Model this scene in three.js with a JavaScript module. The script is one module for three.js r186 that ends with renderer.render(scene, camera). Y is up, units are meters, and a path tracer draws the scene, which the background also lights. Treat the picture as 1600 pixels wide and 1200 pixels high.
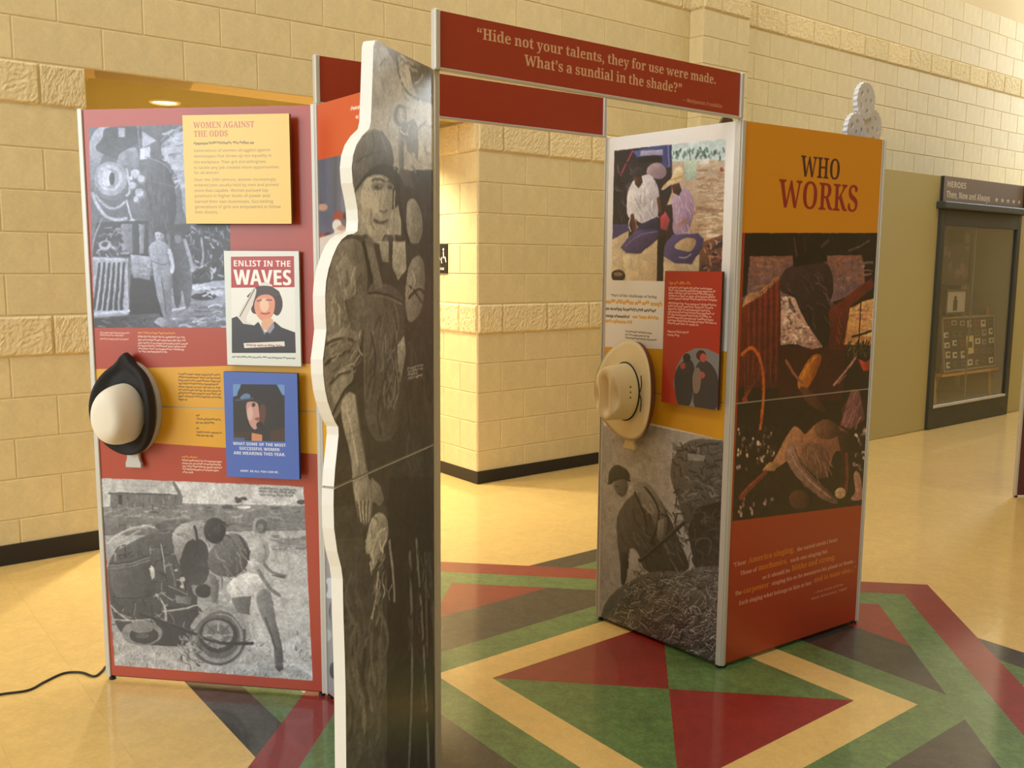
import * as THREE from 'three';
import { RoundedBoxGeometry } from 'three/addons/geometries/RoundedBoxGeometry.js';
import { RectAreaLightUniformsLib } from 'three/addons/lights/RectAreaLightUniformsLib.js';
import { mergeGeometries } from 'three/addons/utils/BufferGeometryUtils.js';

// ------------------------------------------------------------------ camera, sky, daylight, exposure
RectAreaLightUniformsLib.init();
const scene = new THREE.Scene();
const renderer = new THREE.WebGLRenderer({ antialias: true });
renderer.toneMapping = THREE.LinearToneMapping;
renderer.toneMappingExposure = 0.96;
renderer.shadowMap.enabled = true;
scene.background = new THREE.Color(0.62, 0.8, 1.0);
scene.backgroundIntensity = 1.0;

const FOCAL = 1433.27, PITCH = 0.12855, ROLL = 0.0074, EYE = 1.594;
const camera = new THREE.PerspectiveCamera(2 * Math.atan(600 / FOCAL) * 180 / Math.PI, 1600 / 1200, 0.05, 100);
camera.position.set(0, EYE, 0);
camera.rotation.set(-PITCH, 0, ROLL, 'YXZ');
camera.updateMatrixWorld(true);

// the building runs 38 degrees off the camera: local x = u (along the block wall), local z = v (out of the wall)
const TH = 38 * Math.PI / 180;
const toWorld = (u, y, v) => new THREE.Vector3(u * Math.cos(TH) + v * Math.sin(TH), y, -u * Math.sin(TH) + v * Math.cos(TH));
const ROOM = { u0: -7, u1: 14.5, v0: -5.35, v1: 8, h: 6.4 };
const DAY = new THREE.Color(0.92, 0.98, 1.0);
const windowSpecs = [];                      // [wall, from, to]: tall windows high in the left and right end walls
for (let k = 0; k < 2; k++) windowSpecs.push(['left', -4.6 + k * 3.1, -4.6 + k * 3.1 + 2.6]);
windowSpecs.push(['east', -5.2, -3.6]);
const WIN_Y1 = 6.0, SILL = { left: 1.2, east: 2.7, rear: 1.2 };
const POWER = { left: 6.8, east: 10.0 };
const LAMP_POWER = 18;
for (const [side, a, b] of windowSpecs) {
  const w = b - a, WIN_Y0 = SILL[side], l = new THREE.RectAreaLight(DAY, POWER[side], w - 0.1, WIN_Y1 - WIN_Y0 - 0.1);
  l.name = 'window_daylight';
  const m = (a + b) / 2, y = (WIN_Y0 + WIN_Y1) / 2;
  if (side === 'left') { l.position.copy(toWorld(ROOM.u0 + 0.03, y, m)); l.lookAt(toWorld(ROOM.u0 + 5, y, m)); }
  else if (side === 'east') { l.position.copy(toWorld(ROOM.u1 - 0.03, y, m)); l.lookAt(toWorld(ROOM.u1 - 5, y, m)); }
  else { l.position.copy(toWorld(m, y, ROOM.v1 - 0.03)); l.lookAt(toWorld(m, y, ROOM.v1 - 5)); }
  // RectAreaLight shines along its -z; lookAt turns a light's +z away from the target as for cameras
  scene.add(l);
}

// square ceiling lamps in two rows over the walkway along the block wall and over the exhibit (their fittings are built with the ceiling)
const CEILING_LAMPS = [-1.5, 1.5, 4.5, 7.5, 10, 12.5].map((u) => [u, -3.8]).concat([-1.5, 1.5, 4.5, 7.5].map((u) => [u, -0.5]));
const CEILING_POWER = 14, LAMP_SIDE = 0.9;
for (const [u, v] of CEILING_LAMPS) {
  const l = new THREE.RectAreaLight(new THREE.Color(1, 0.965, 0.84), CEILING_POWER, LAMP_SIDE, LAMP_SIDE);
  l.name = 'ceiling_lamp_light'; l.position.copy(toWorld(u, ROOM.h - 0.06, v)); l.lookAt(toWorld(u, 0, v)); scene.add(l);
}

// ------------------------------------------------------------------ helpers
let seed = 20240611;
const rnd = () => { seed = (seed + 0x6d2b79f5) | 0; let t = Math.imul(seed ^ (seed >>> 15), 1 | seed); t = (t + Math.imul(t ^ (t >>> 7), 61 | t)) ^ t; return ((t ^ (t >>> 14)) >>> 0) / 4294967296; };
const rr = (a, b) => a + (b - a) * rnd();
const taken = {};
const numbered = (n) => { const k = taken[n] = (taken[n] ?? -1) + 1; return k ? n + '_' + String(k).padStart(3, '0') : n; };
function mesh(name, geo, mat, parent) {
  const m = new THREE.Mesh(geo, mat); m.name = name; m.castShadow = m.receiveShadow = true;
  if (parent) parent.add(m);
  return m;
}
function tag(o, label, category, group) {
  o.userData.label = label; o.userData.category = category; if (group) o.userData.group = group;
  o.name = numbered(o.name); scene.add(o); return o;
}
function structure(name, label) { const g = new THREE.Group(); g.name = numbered(name); g.rotation.y = TH; g.userData = { kind: 'structure', label, category: name.split('_')[0] }; scene.add(g); return g; }
const box = (x0, x1, y0, y1, z0, z1) => { const g = new THREE.BoxGeometry(x1 - x0, y1 - y0, z1 - z0); g.translate((x0 + x1) / 2, (y0 + y1) / 2, (z0 + z1) / 2); return g; };
const rbox = (x0, x1, y0, y1, z0, z1, r = 0.003, seg = 2) => { const g = new RoundedBoxGeometry(x1 - x0, y1 - y0, z1 - z0, seg, r); g.translate((x0 + x1) / 2, (y0 + y1) / 2, (z0 + z1) / 2); return g; };
const rgb = (r, g, b) => new THREE.Color().setRGB(r / 255, g / 255, b / 255, THREE.SRGBColorSpace);
const std = (c, rough = 0.6, extra = {}) => new THREE.MeshPhysicalMaterial({ color: c, roughness: rough, ...extra });

// a pixel of the 1600 x 1200 photograph as a ray, and that ray on the floor, on a grid plane or on a panel's face
function ray(x, y) { return new THREE.Vector3((x - 800) / FOCAL, -(y - 600) / FOCAL, -1).applyQuaternion(camera.quaternion); }
const O = camera.position;
function onFloor(x, y, h = 0) { const d = ray(x, y); return O.clone().addScaledVector(d, (h - EYE) / d.y); }
const Vdir = new THREE.Vector3(Math.sin(TH), 0, Math.cos(TH)), Udir = new THREE.Vector3(Math.cos(TH), 0, -Math.sin(TH));
function onWall(x, y, v) { const d = ray(x, y), P = O.clone().addScaledVector(d, v / d.dot(Vdir)); return [P.dot(Udir), P.y]; }
function onSideWall(x, y, u) { const d = ray(x, y), P = O.clone().addScaledVector(d, u / d.dot(Udir)); return [P.dot(Vdir), P.y]; }

function canvasOf(w, h) { const c = document.createElement('canvas'); c.width = w; c.height = h; return c; }
function texOf(c) { const t = new THREE.CanvasTexture(c); t.colorSpace = THREE.SRGBColorSpace; t.magFilter = THREE.LinearFilter; return t; }

// value noise textures for paint, tile and metal
function noiseTex(n, fn, srgb = true) {
  const d = new Uint8Array(n * n * 4);
  for (let y = 0; y < n; y++) for (let x = 0; x < n; x++) { const c = fn(x, y); d.set([c[0], c[1], c[2], 255], (y * n + x) * 4); }
  const t = new THREE.DataTexture(d, n, n); t.wrapS = t.wrapT = THREE.RepeatWrapping; t.magFilter = THREE.LinearFilter; if (srgb) t.colorSpace = THREE.SRGBColorSpace; t.needsUpdate = true; return t;
}
function fieldNoise(n, cells, seed0) {      // tileable smooth noise
  const g = []; let s = seed0; const r = () => { s = (s * 1664525 + 1013904223) >>> 0; return s / 4294967296; };
  for (let i = 0; i < cells * cells; i++) g.push(r());
  const at = (i, j) => g[((j + cells) % cells) * cells + ((i + cells) % cells)];
  return (x, y) => {
    const fx = x / n * cells, fy = y / n * cells, i = Math.floor(fx), j = Math.floor(fy), a = fx - i, b = fy - j;
    const u = a * a * (3 - 2 * a), v = b * b * (3 - 2 * b);
    return (at(i, j) * (1 - u) + at(i + 1, j) * u) * (1 - v) + (at(i, j + 1) * (1 - u) + at(i + 1, j + 1) * u) * v;
  };
}

// ------------------------------------------------------------------ materials
const f1 = fieldNoise(256, 8, 5), f2 = fieldNoise(256, 32, 9), f3 = fieldNoise(256, 128, 17);
const paintMap = noiseTex(256, (x, y) => { const k = 0.95 + 0.04 * f1(x, y) + 0.03 * f2(x, y) + 0.03 * f3(x, y); return [218 * k, 200 * k, 152 * k]; });
const paintBump = noiseTex(256, (x, y) => { const k = 255 * (0.3 * f2(x, y) + 0.7 * f3(x, y)); return [k, k, k]; }, false);
paintMap.repeat.set(2, 2); paintBump.repeat.set(4, 4);
const blockMats = [1.0, 0.97, 1.02].map((k) => std(new THREE.Color(k, k, k * 0.985), 0.62, { map: paintMap, bumpMap: paintBump, bumpScale: 0.0012 }));
const mortarMat = std(rgb(214, 193, 148), 0.8);
const splitMats = [1.0, 0.97].map((k) => std(rgb(246 * k, 225 * k, 172 * k), 0.8, { bumpMap: paintBump, bumpScale: 0.002 }));
const plainWall = std(rgb(216, 197, 150), 0.7);
const ceilingMat = std(rgb(150, 144, 132), 0.9);  // unseen lobby ceiling, colour darkened to mid grey to cut bounced light
const ochreMat = std(rgb(150, 138, 84), 0.8);
const khakiMat = std(rgb(192, 181, 128), 0.75, { bumpMap: paintBump, bumpScale: 0.0006 });
const rubberMat = std(rgb(34, 30, 28), 0.5);
const aluMat = new THREE.MeshPhysicalMaterial({ color: rgb(206, 204, 196), roughness: 0.45, metalness: 0.25 });
const footMat = std(rgb(18, 17, 16), 0.6);

const speck = (r, g, b, a) => noiseTex(256, (x, y) => { const k = 1 + a * (f3(x, y) - 0.5) + a * 0.8 * (f2(x, y) - 0.5) + a * 0.5 * (f1(x, y) - 0.5); return [Math.min(255, r * k), Math.min(255, g * k), Math.min(255, b * k)]; });
const gloss = { clearcoat: 0.8, clearcoatRoughness: 0.1 };
const tileMats = {
  yellow: std(0xffffff, 0.5, { map: speck(226, 190, 116, 0.05), ...gloss }),
  green: std(0xffffff, 0.5, { map: speck(92, 122, 66, 0.20), ...gloss }),
  red: std(0xffffff, 0.5, { map: speck(140, 34, 28, 0.12), ...gloss }),
  black: std(0xffffff, 0.5, { map: speck(58, 52, 44, 0.34), ...gloss }),
};
const tileTones = [1, 0.988, 1.01].map((k) => { const m = tileMats.yellow.clone(); m.color = new THREE.Color(k, k, k); return m; });
const uvMetres = (g, s = 1, ax = 0, ay = 1) => { const p = g.attributes.position, uv = g.attributes.uv; for (let i = 0; i < p.count; i++) uv.setXY(i, p.getComponent(i, ax) * s, p.getComponent(i, ay) * s); return g; };

// ------------------------------------------------------------------ floor with its inlaid star
const SC = { u: 2.516, v: -2.237 };
const floor = structure('floor', 'glossy yellow tile floor with an inlaid red, green and black star');
{
  const slab = uvMetres(box(ROOM.u0, ROOM.u1, -0.2, -0.002, -8.6, ROOM.v1), 1, 0, 2);
  mesh('floor_slab', slab, tileMats.yellow, floor);
  const T = 0.32, cand = [];
  const view = camera.matrixWorldInverse.clone(); camera.updateProjectionMatrix();
  for (let i = -40; i < 60; i++) for (let j = -40; j < 40; j++) {
    const a = 0.16 + i * T, b = 0.16 + j * T, cu = a + T / 2, cv = b + T / 2;
    const u = SC.u + cu, v = SC.v + cv;
    if (v - T / 2 < -5.33 || u > 8) continue;
    const q = toWorld(u, 0, v).applyMatrix4(view);
    if (q.z > -1.2) continue;
    const px = 800 + FOCAL * q.x / -q.z, py = 600 - FOCAL * q.y / -q.z;
    if (px < -150 || px > 1720 || py > 1500) continue;
    const far = Math.max(Math.abs(cu), Math.abs(cv)) + T / 2, l1 = Math.abs(cu) + Math.abs(cv) + T;
    if (far < 0.85 || l1 < 1.95) continue;
    cand.push([-q.z, u, v]);
  }
  cand.sort((p, q) => p[0] - q[0]);
  const tg = uvMetres(box(-T / 2 + 0.0002, T / 2 - 0.0002, -0.002, 0, -T / 2 + 0.0002, T / 2 - 0.0002), 1, 0, 2);
  cand.slice(0, 290).forEach(([, u, v]) => { const m = mesh('tile', tg, tileTones[Math.floor(rnd() * 3)], floor); m.position.set(u, 0, v); m.rotation.y = Math.floor(rnd() * 4) * Math.PI / 2; });
  const inlay = (name, colour, pts, hole) => {
    const s = new THREE.Shape(pts.map(([a, b]) => new THREE.Vector2(a, -b)));
    if (hole) s.holes.push(new THREE.Path(hole.map(([a, b]) => new THREE.Vector2(a, -b))));
    const g = new THREE.ExtrudeGeometry(s, { depth: 0.0022, bevelEnabled: false }); g.rotateX(-Math.PI / 2);
    const m = mesh(name, g, tileMats[colour], floor); m.position.set(SC.u, -0.0012, SC.v); return m;
  };
  const sq = (r) => [[-r, -r], [r, -r], [r, r], [-r, r]], dia = (r) => [[0, -r], [r, 0], [0, r], [-r, 0]];
  const D0 = 1.92, D1 = 1.694, D2 = 1.466;
  const cor = sq(0.48);
  ['red', 'green', 'red', 'green'].forEach((c, i) => inlay(c + '_triangle', c, [[0, 0], cor[i], cor[(i + 1) % 4]]));
  inlay('yellow_square_ring', 'yellow', sq(0.64), sq(0.48).reverse());
  inlay('green_square_ring', 'green', [[0.8, -0.666], [0.8, 0.666], [0.666, 0.8], [-0.666, 0.8], [-0.8, 0.666], [-0.8, -0.666], [-0.666, -0.8], [0.666, -0.8]], sq(0.64).reverse());
  const turn = (pts, k) => pts.map(([a, b]) => { for (let i = 0; i < k; i++) [a, b] = [-b, a]; return [a, b]; });
  for (let k = 0; k < 4; k++) {
    inlay('black_bar', 'black', turn([[0.8, -(D2 - 0.8)], [1.12, -(D2 - 1.12)], [1.12, D2 - 1.12], [0.8, D2 - 0.8]], k));
    inlay('red_tip', 'red', turn([[1.12, -(D2 - 1.12)], [D2, 0], [1.12, D2 - 1.12]], k));
    inlay('black_corner', 'black', turn([[1.44, D0 - 1.44], [1.44, 1.44], [D0 - 1.44, 1.44], [D0 - 1.28, 1.28], [1.28, 1.28], [1.28, D0 - 1.28]], k));
    inlay('green_corner', 'green', turn([[1.28, D0 - 1.28], [1.28, 1.28], [D0 - 1.28, 1.28], [D0 - 1.12, 1.12], [1.12, 1.12], [1.12, D0 - 1.12]], k));
  }
  inlay('green_diamond_ring', 'green', dia(D1), dia(D2).reverse());
  inlay('red_diamond_ring', 'red', dia(D0), dia(D1).reverse());
}

// ------------------------------------------------------------------ block walls
const ROW = 0.2155, Y0 = 0.0225, LEN = 0.431, JOINT = 0.005;
const rowY = (k) => Y0 + k * ROW;
const bandRow = (k) => k === 5 || k === 11 || k === 17 || k === 23;
function blockGeo(w, h, d = 0.006, bev = 0.004) {    // face and four bevelled sides, proud of the mortar
  const x = w / 2, y = h / 2, X = x - bev, Y = y - bev, p = [], uv = [], q = (a, b, c, e) => { for (const v of [a, b, c, a, c, e]) { p.push(...v); uv.push(v[0], v[1]); } };
  const o = [[-x, -y, -0.004], [x, -y, -0.004], [x, y, -0.004], [-x, y, -0.004]], m = [[-x, -y, d - bev], [x, -y, d - bev], [x, y, d - bev], [-x, y, d - bev]], f = [[-X, -Y, d], [X, -Y, d], [X, Y, d], [-X, Y, d]];
  q(...f);
  for (let i = 0; i < 4; i++) { const j = (i + 1) % 4; q(m[i], m[j], f[j], f[i]); q(o[i], o[j], m[j], m[i]); }
  const g = new THREE.BufferGeometry(); g.setAttribute('position', new THREE.Float32BufferAttribute(p, 3)); g.setAttribute('uv', new THREE.Float32BufferAttribute(uv, 2)); g.computeVertexNormals(); return g;
}
function splitGeo(w, h, s0) {                        // rough broken face
  const nx = 34, ny = 16, g = new THREE.PlaneGeometry(w, h, nx, ny), p = g.attributes.position;
  let s = s0; const r = () => { s = (s * 1664525 + 1013904223) >>> 0; return s / 4294967296; };
  const coarse = []; for (let i = 0; i < 15 * 8; i++) coarse.push(r());
  for (let i = 0; i < p.count; i++) {
    const a = (p.getX(i) / w + 0.5), b = (p.getY(i) / h + 0.5), edge = Math.min(a, 1 - a, b, 1 - b);
    const ci = Math.min(13, Math.floor(a * 14)), cj = Math.min(6, Math.floor(b * 7)), fa = a * 14 - ci, fb = b * 7 - cj, at = (x, y) => coarse[y * 15 + x];
    const c = (at(ci, cj) * (1 - fa) + at(ci + 1, cj) * fa) * (1 - fb) + (at(ci, cj + 1) * (1 - fa) + at(ci + 1, cj + 1) * fa) * fb;
    p.setZ(i, edge < 0.005 ? 0.0 : 0.012 + 0.006 * c + 0.0055 * r());
    if (edge >= 0.005) { p.setX(i, p.getX(i) + (r() - 0.5) * 0.006); p.setY(i, p.getY(i) + (r() - 0.5) * 0.006); }
  }
  const flat = g.toNonIndexed(); flat.computeVertexNormals(); return flat;
}
const geoCache = {};
const blockOf = (w, h) => geoCache[w.toFixed(3) + h.toFixed(3)] ??= blockGeo(w, h);
const splitOf = (w, h, k) => geoCache['s' + w.toFixed(3) + h.toFixed(3) + k] ??= splitGeo(w, h, 77 + k * 131);
// blocks on a wall face: along a local axis from a to b; place(t) gives the position, yaw turns the face
function layBlocks(parent, a, b, k0, k1, place, yaw, phase = 0, top = 99) {
  for (let k = k0; k < k1; k++) {
    const y0 = Math.max(0.002, rowY(k)), y1 = Math.min(rowY(k + 1), top), h = y1 - y0 - JOINT; if (h < 0.03) continue;
    const off = phase + (k % 2 ? LEN / 2 : 0);
    for (let t = Math.floor((a - off) / LEN) * LEN + off; t < b - 1e-6; t += LEN) {
      const x0 = Math.max(t, a), x1 = Math.min(t + LEN, b), w = x1 - x0 - JOINT; if (w < 0.03) continue;
      const split = bandRow(k), m = split ? mesh('split_face_block', splitOf(w, h, Math.floor(rnd() * 4)), splitMats[Math.floor(rnd() * 2)], parent) : mesh('block', blockOf(w, h), blockMats[Math.floor(rnd() * 3)], parent);
      m.position.copy(place((x0 + x1) / 2, (y0 + y1) / 2)); m.rotation.y = yaw;
    }
  }
}
const V0 = ROOM.v0, OPEN = [1.30, 3.862], OPEN_H = rowY(12), PIL = [6.02, 6.62], PIL_V = -5.205, face = (v) => (t, y) => new THREE.Vector3(t, y, v - 0.002);
const wl = structure('wall_left', 'cream painted block wall with split-face bands left of the alcove');
mesh('backing', box(ROOM.u0, OPEN[0], 0, OPEN_H, V0 - 0.25, V0), mortarMat, wl);
layBlocks(wl, -1.0, OPEN[0], 0, 12, face(V0), 0, 0.0);
const wb = structure('wall_back', 'cream painted block wall pier with two rough bands right of the alcove');
mesh('backing', box(OPEN[1], PIL[0] + 0.1, 0, OPEN_H, V0 - 0.25, V0), mortarMat, wb);
layBlocks(wb, OPEN[1], PIL[0], 0, 12, face(V0), 0, OPEN[1] % LEN);
const wu = structure('wall_upper', 'upper cream block wall running above the alcove opening');
mesh('backing', box(ROOM.u0, PIL[0] + 0.1, OPEN_H, ROOM.h, V0 - 0.25, V0), mortarMat, wu);
layBlocks(wu, -0.9, PIL[0], 12, 19, face(V0), 0, 0.1);
const wr = structure('wall_right', 'cream block wall with a rough band above the khaki partition');
mesh('backing', box(PIL[1] - 0.1, ROOM.u1, 0, ROOM.h, V0 - 0.25, V0), mortarMat, wr);
layBlocks(wr, PIL[1], 13.6, 11, 21, face(V0), 0, 0.2);
const wp = structure('wall_pilaster', 'shallow block pilaster standing out of the wall beside the exhibit header');
mesh('backing', box(PIL[0] + 0.002, PIL[1] - 0.006, 0, ROOM.h, V0, PIL_V), mortarMat, wp);
layBlocks(wp, PIL[0], PIL[1], 8, 21, face(PIL_V), 0, PIL[0] % LEN);
layBlocks(wp, V0, PIL_V, 8, 21, (t, y) => new THREE.Vector3(PIL[0] + 0.003, y, t), -Math.PI / 2, V0 + LEN * 13);
// alcove: lit side wall, far wall, other side and its ochre ceiling
const ws = structure('wall_alcove', 'warm lit side wall of the restroom alcove with a sign');
mesh('backing', box(OPEN[1], OPEN[1] + 0.25, 0, OPEN_H, -8.4, V0 - 0.02), mortarMat, ws);
layBlocks(ws, -8.3, V0, 0, 12, (t, y) => new THREE.Vector3(OPEN[1] + 0.002, y, t), -Math.PI / 2, V0 + LEN * 13);
mesh('side', box(OPEN[0] - 0.25, OPEN[0], 0, OPEN_H, -8.4, V0 - 0.02), plainWall, ws);
mesh('far_side', box(OPEN[0] - 0.25, OPEN[1] + 0.25, 0, OPEN_H, -8.6, -8.35), plainWall, ws);
const ca = structure('ceiling_alcove', 'ochre painted ceiling of the alcove');
mesh('soffit', box(OPEN[0] - 0.25, OPEN[1] + 0.25, OPEN_H, OPEN_H + 0.2, -8.6, V0 - 0.001), ochreMat, ca);
// black rubber base
const base = (name, label, ...g) => { const s = structure(name, label); g.forEach((q) => mesh('cove_base', q, rubberMat, s)); return s; };
base('baseboard_left', 'black rubber base along the left block wall', rbox(ROOM.u0, OPEN[0] + 0.012, 0, 0.108, V0, V0 + 0.014, 0.004));
base('baseboard_back', 'black rubber base wrapping the block pier corner', rbox(OPEN[1] - 0.008, PIL[0], 0, 0.092, V0, V0 + 0.014, 0.004), rbox(OPEN[1] - 0.009, OPEN[1] + 0.002, 0, 0.092, -8.3, V0 + 0.013, 0.004));
// the rest of the room
for (const [u, v] of CEILING_LAMPS) {
  const g = new THREE.Group(); g.name = 'ceiling_lamp'; g.position.copy(toWorld(u, ROOM.h - 0.05, v)); g.rotation.y = TH;
  const q = LAMP_SIDE / 2 + 0.03;
  mesh('housing', box(-q, q, 0.012, 0.05, -q, q), std(rgb(230, 228, 220), 0.6), g);
  mesh('lamp_diffuser', box(-q + 0.02, q - 0.02, 0, 0.012, -q + 0.02, q - 0.02), new THREE.MeshStandardMaterial({ color: 0xfff4e0, emissive: new THREE.Color(1, 0.88, 0.66), emissiveIntensity: 2 }), g);
  tag(g, 'square lamp on the lobby ceiling', 'ceiling lamp', 'square ceiling lamps');
}
const ce = structure('ceiling', 'mid grey ceiling of the lobby');
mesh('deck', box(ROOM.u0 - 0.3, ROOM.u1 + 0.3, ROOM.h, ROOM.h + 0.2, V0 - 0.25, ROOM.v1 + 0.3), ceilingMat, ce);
function windowWall(name, label, side, lo, hi, put) {
  const WIN_Y0 = SILL[side], s = structure(name, label), edges = windowSpecs.filter((q) => q[0] === side);
  put(s, 'panel', lo, hi, 0, WIN_Y0, plainWall); put(s, 'panel', lo, hi, WIN_Y1, ROOM.h, plainWall);
  let x = lo;
  for (const [, a, b] of edges) { put(s, 'pier', x, a, WIN_Y0, WIN_Y1, plainWall); x = b; }
  put(s, 'pier', x, hi, WIN_Y0, WIN_Y1, plainWall);
}
windowWall('wall_window', 'plain wall with high windows', 'left', V0 - 0.25, ROOM.v1, (s, n, a, b, y0, y1, m) => mesh(n, box(ROOM.u0 - 0.25, ROOM.u0, y0, y1, a, b), m, s));
windowWall('wall_east', 'plain cream end wall with high windows', 'east', V0 - 0.25, ROOM.v1, (s, n, a, b, y0, y1, m) => mesh(n, box(ROOM.u1, ROOM.u1 + 0.25, y0, y1, a, b), m, s));
windowWall('wall_rear', 'plain rear wall of the lobby', 'rear', ROOM.u0 - 0.25, ROOM.u1, (s, n, a, b, y0, y1, m) => mesh(n, box(a, b, y0, y1, ROOM.v1, ROOM.v1 + 0.25), m, s));
const frameMat = std(rgb(60, 58, 55), 0.5);
windowSpecs.forEach(([side, a, b], i) => {
  const WIN_Y0 = SILL[side], s = structure('window_' + (i + 1), 'high window with a dark frame'), put = (n, x0, x1, y0, y1, m, z0, z1) => mesh(n, side === 'left' ? box(ROOM.u0 - z1, ROOM.u0 - z0, y0, y1, x0, x1) : side === 'east' ? box(ROOM.u1 + z0, ROOM.u1 + z1, y0, y1, x0, x1) : box(x0, x1, y0, y1, ROOM.v1 + z0, ROOM.v1 + z1), m, s);
  put('window_frame', a, a + 0.06, WIN_Y0, WIN_Y1, frameMat, 0.08, 0.16); put('window_frame', b - 0.06, b, WIN_Y0, WIN_Y1, frameMat, 0.08, 0.16);
  put('window_frame', a, b, WIN_Y0, WIN_Y0 + 0.06, frameMat, 0.08, 0.16); put('window_frame', a, b, WIN_Y1 - 0.06, WIN_Y1, frameMat, 0.08, 0.16);
});

// ------------------------------------------------------------------ khaki partition with its display case
{
  const KV = -4.57, KT = 2.482, CU = [8.79, 10.515];
  const s = structure('wall_partition', 'khaki painted partition in front of the block wall');
  mesh('panel', rbox(5.6, CU[0] - 0.002, 0, KT, V0 + 0.002, KV, 0.006), khakiMat, s);
  mesh('panel', rbox(CU[1] + 0.002, 14.2, 0, KT, V0 + 0.002, KV, 0.006), khakiMat, s);
  const c = new THREE.Group(); c.name = 'display_case'; c.rotation.y = TH;
  const dark = std(rgb(58, 60, 52), 0.45), inner = std(rgb(132, 132, 108), 0.8), Z = (x, y) => onWall(x, y, KV);
  const gb = Z(1452, 638)[1], gt = Z(1475, 352)[1], sb = Z(1463, 326)[1], a = CU[0], b = CU[1], f = KV + 0.03;
  mesh('back_panel', box(a, b, 0, KT, V0 + 0.01, V0 + 0.03), inner, c);
  mesh('side_panel', box(a, a + 0.02, 0, KT, V0 + 0.03, KV), inner, c); mesh('side_panel', box(b - 0.02, b, 0, KT, V0 + 0.03, KV), inner, c);
  mesh('case_floor', box(a + 0.02, b - 0.02, gb - 0.06, gb - 0.02, V0 + 0.03, KV), inner, c);
  mesh('case_top', box(a + 0.02, b - 0.02, gt + 0.02, gt + 0.06, V0 + 0.03, KV), dark, c);
  mesh('kick_panel', rbox(a, b, 0, gb, KV, f, 0.004), dark, c);
  mesh('stile', rbox(a, a + 0.085, gb, sb, KV, f, 0.004), dark, c); mesh('stile', rbox(b - 0.085, b, gb, sb, KV, f, 0.004), dark, c);
  mesh('top_rail', rbox(a + 0.085, b - 0.085, gt, sb, KV, f, 0.004), dark, c);
  mesh('cornice', rbox(a - 0.06, b + 0.05, sb, sb + 0.07, KV, KV + 0.09, 0.012), dark, c);
  mesh('sill_strip', rbox(a + 0.085, b - 0.085, gb, gb + 0.025, KV + 0.002, f + 0.006, 0.003), aluMat, c);
  mesh('jamb_strip', rbox(b - 0.16, b - 0.085, gb + 0.06, gt - 0.02, KV - 0.5, KV - 0.47, 0.003), std(rgb(170, 176, 168), 0.5), c);
  mesh('glass_pane', box(a + 0.085, b - 0.085, gb + 0.02, gt, KV + 0.006, KV + 0.012), new THREE.MeshPhysicalMaterial({ color: 0xffffff, transmission: 1, roughness: 0.02, thickness: 0, ior: 1.5 }), c);
  mesh('glass_divider', box((a + b) / 2 - 0.06, (a + b) / 2 - 0.05, gb, gt, KV - 0.02, KV - 0.008), std(rgb(110, 118, 108), 0.3), c);
  // sign board above the cornice
  const cv = canvasOf(1024, 200), x = cv.getContext('2d');
  x.fillStyle = 'rgb(136,124,116)'; x.fillRect(0, 0, 1024, 200);
  x.fillStyle = 'rgb(226,216,200)'; x.textBaseline = 'alphabetic';
  x.save(); x.translate(36, 84); x.scale(0.92, 1); x.font = 'bold 66px sans-serif'; x.fillText('HEROES', 0, 0); x.restore();
  x.save(); x.translate(36, 168); x.scale(0.84, 1); x.font = 'bold 74px sans-serif'; x.fillText('Then, Now and Always', 0, 0, 640); x.restore();
  for (let k = 0; k < 5; k++) { const cx = 660 + k * 78, cy = 146, r = 25; x.beginPath(); for (let i = 0; i < 10; i++) { const q = i % 2 ? r * 0.42 : r, an = -Math.PI / 2 + i * Math.PI / 5; x.lineTo(cx + q * Math.cos(an), cy + q * Math.sin(an)); } x.closePath(); x.fill(); }
  const sm = std(0xffffff, 0.6, { map: texOf(cv) }), sd = std(rgb(44, 36, 34), 0.6);
  const sg = new THREE.BoxGeometry(b - a - 0.02, KT - sb - 0.075, 0.03); sg.translate((a + b) / 2, (KT + sb + 0.07) / 2, KV + 0.015);
  const sign = mesh('sign_board', sg, [sd, sd, sd, sd, sm, sd], c); sign.userData.label = 'grey sign board with white lettering and five stars';
  mesh('sign_end', box(b - 0.01, b + 0.03, sb + 0.07, KT, KV - 0.01, KV + 0.05), sd, sign);
  tag(c, 'dark framed glass display case with a grey lettered sign, set in the khaki partition', 'display case');
  // things inside it
  const put = (name, label, cat, u, y, v, w, h, d, tilt, draw, fc, px = 256) => {
    const g = new THREE.Group(); g.name = name; g.rotation.order = 'YXZ'; g.rotation.y = TH; g.rotation.x = tilt; g.position.copy(toWorld(u, y, v));
    const q = canvasOf(px, Math.round(px * h / w)), k = q.getContext('2d'); draw(k, q.width, q.height);
    const fm = std(fc, 0.5), t = 0.022;
    mesh('frame', mergeGeometries([box(-w / 2, w / 2, 0, t, 0, d), box(-w / 2, w / 2, h - t, h, 0, d), box(-w / 2, -w / 2 + t, t, h - t, 0, d), box(w / 2 - t, w / 2, t, h - t, 0, d)]), fm, g);
    const pg = new THREE.PlaneGeometry(w - 2 * t, h - 2 * t); pg.translate(0, h / 2, d * 0.6); mesh('print', pg, std(0xffffff, 0.6, { map: texOf(q) }), g);
    mesh('backing', box(-w / 2 + 0.005, w / 2 - 0.005, 0.005, h - 0.005, 0, d * 0.5), fm, g);
    return tag(g, label, cat);
  };
  const blobs = (k, w, h, n, cols, r0, r1) => { for (let i = 0; i < n; i++) { k.fillStyle = cols[Math.floor(rnd() * cols.length)]; k.beginPath(); k.ellipse(rnd() * w, rnd() * h, rr(r0, r1) * w, rr(r0, r1) * w, 0, 0, 7); k.fill(); } };
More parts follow.
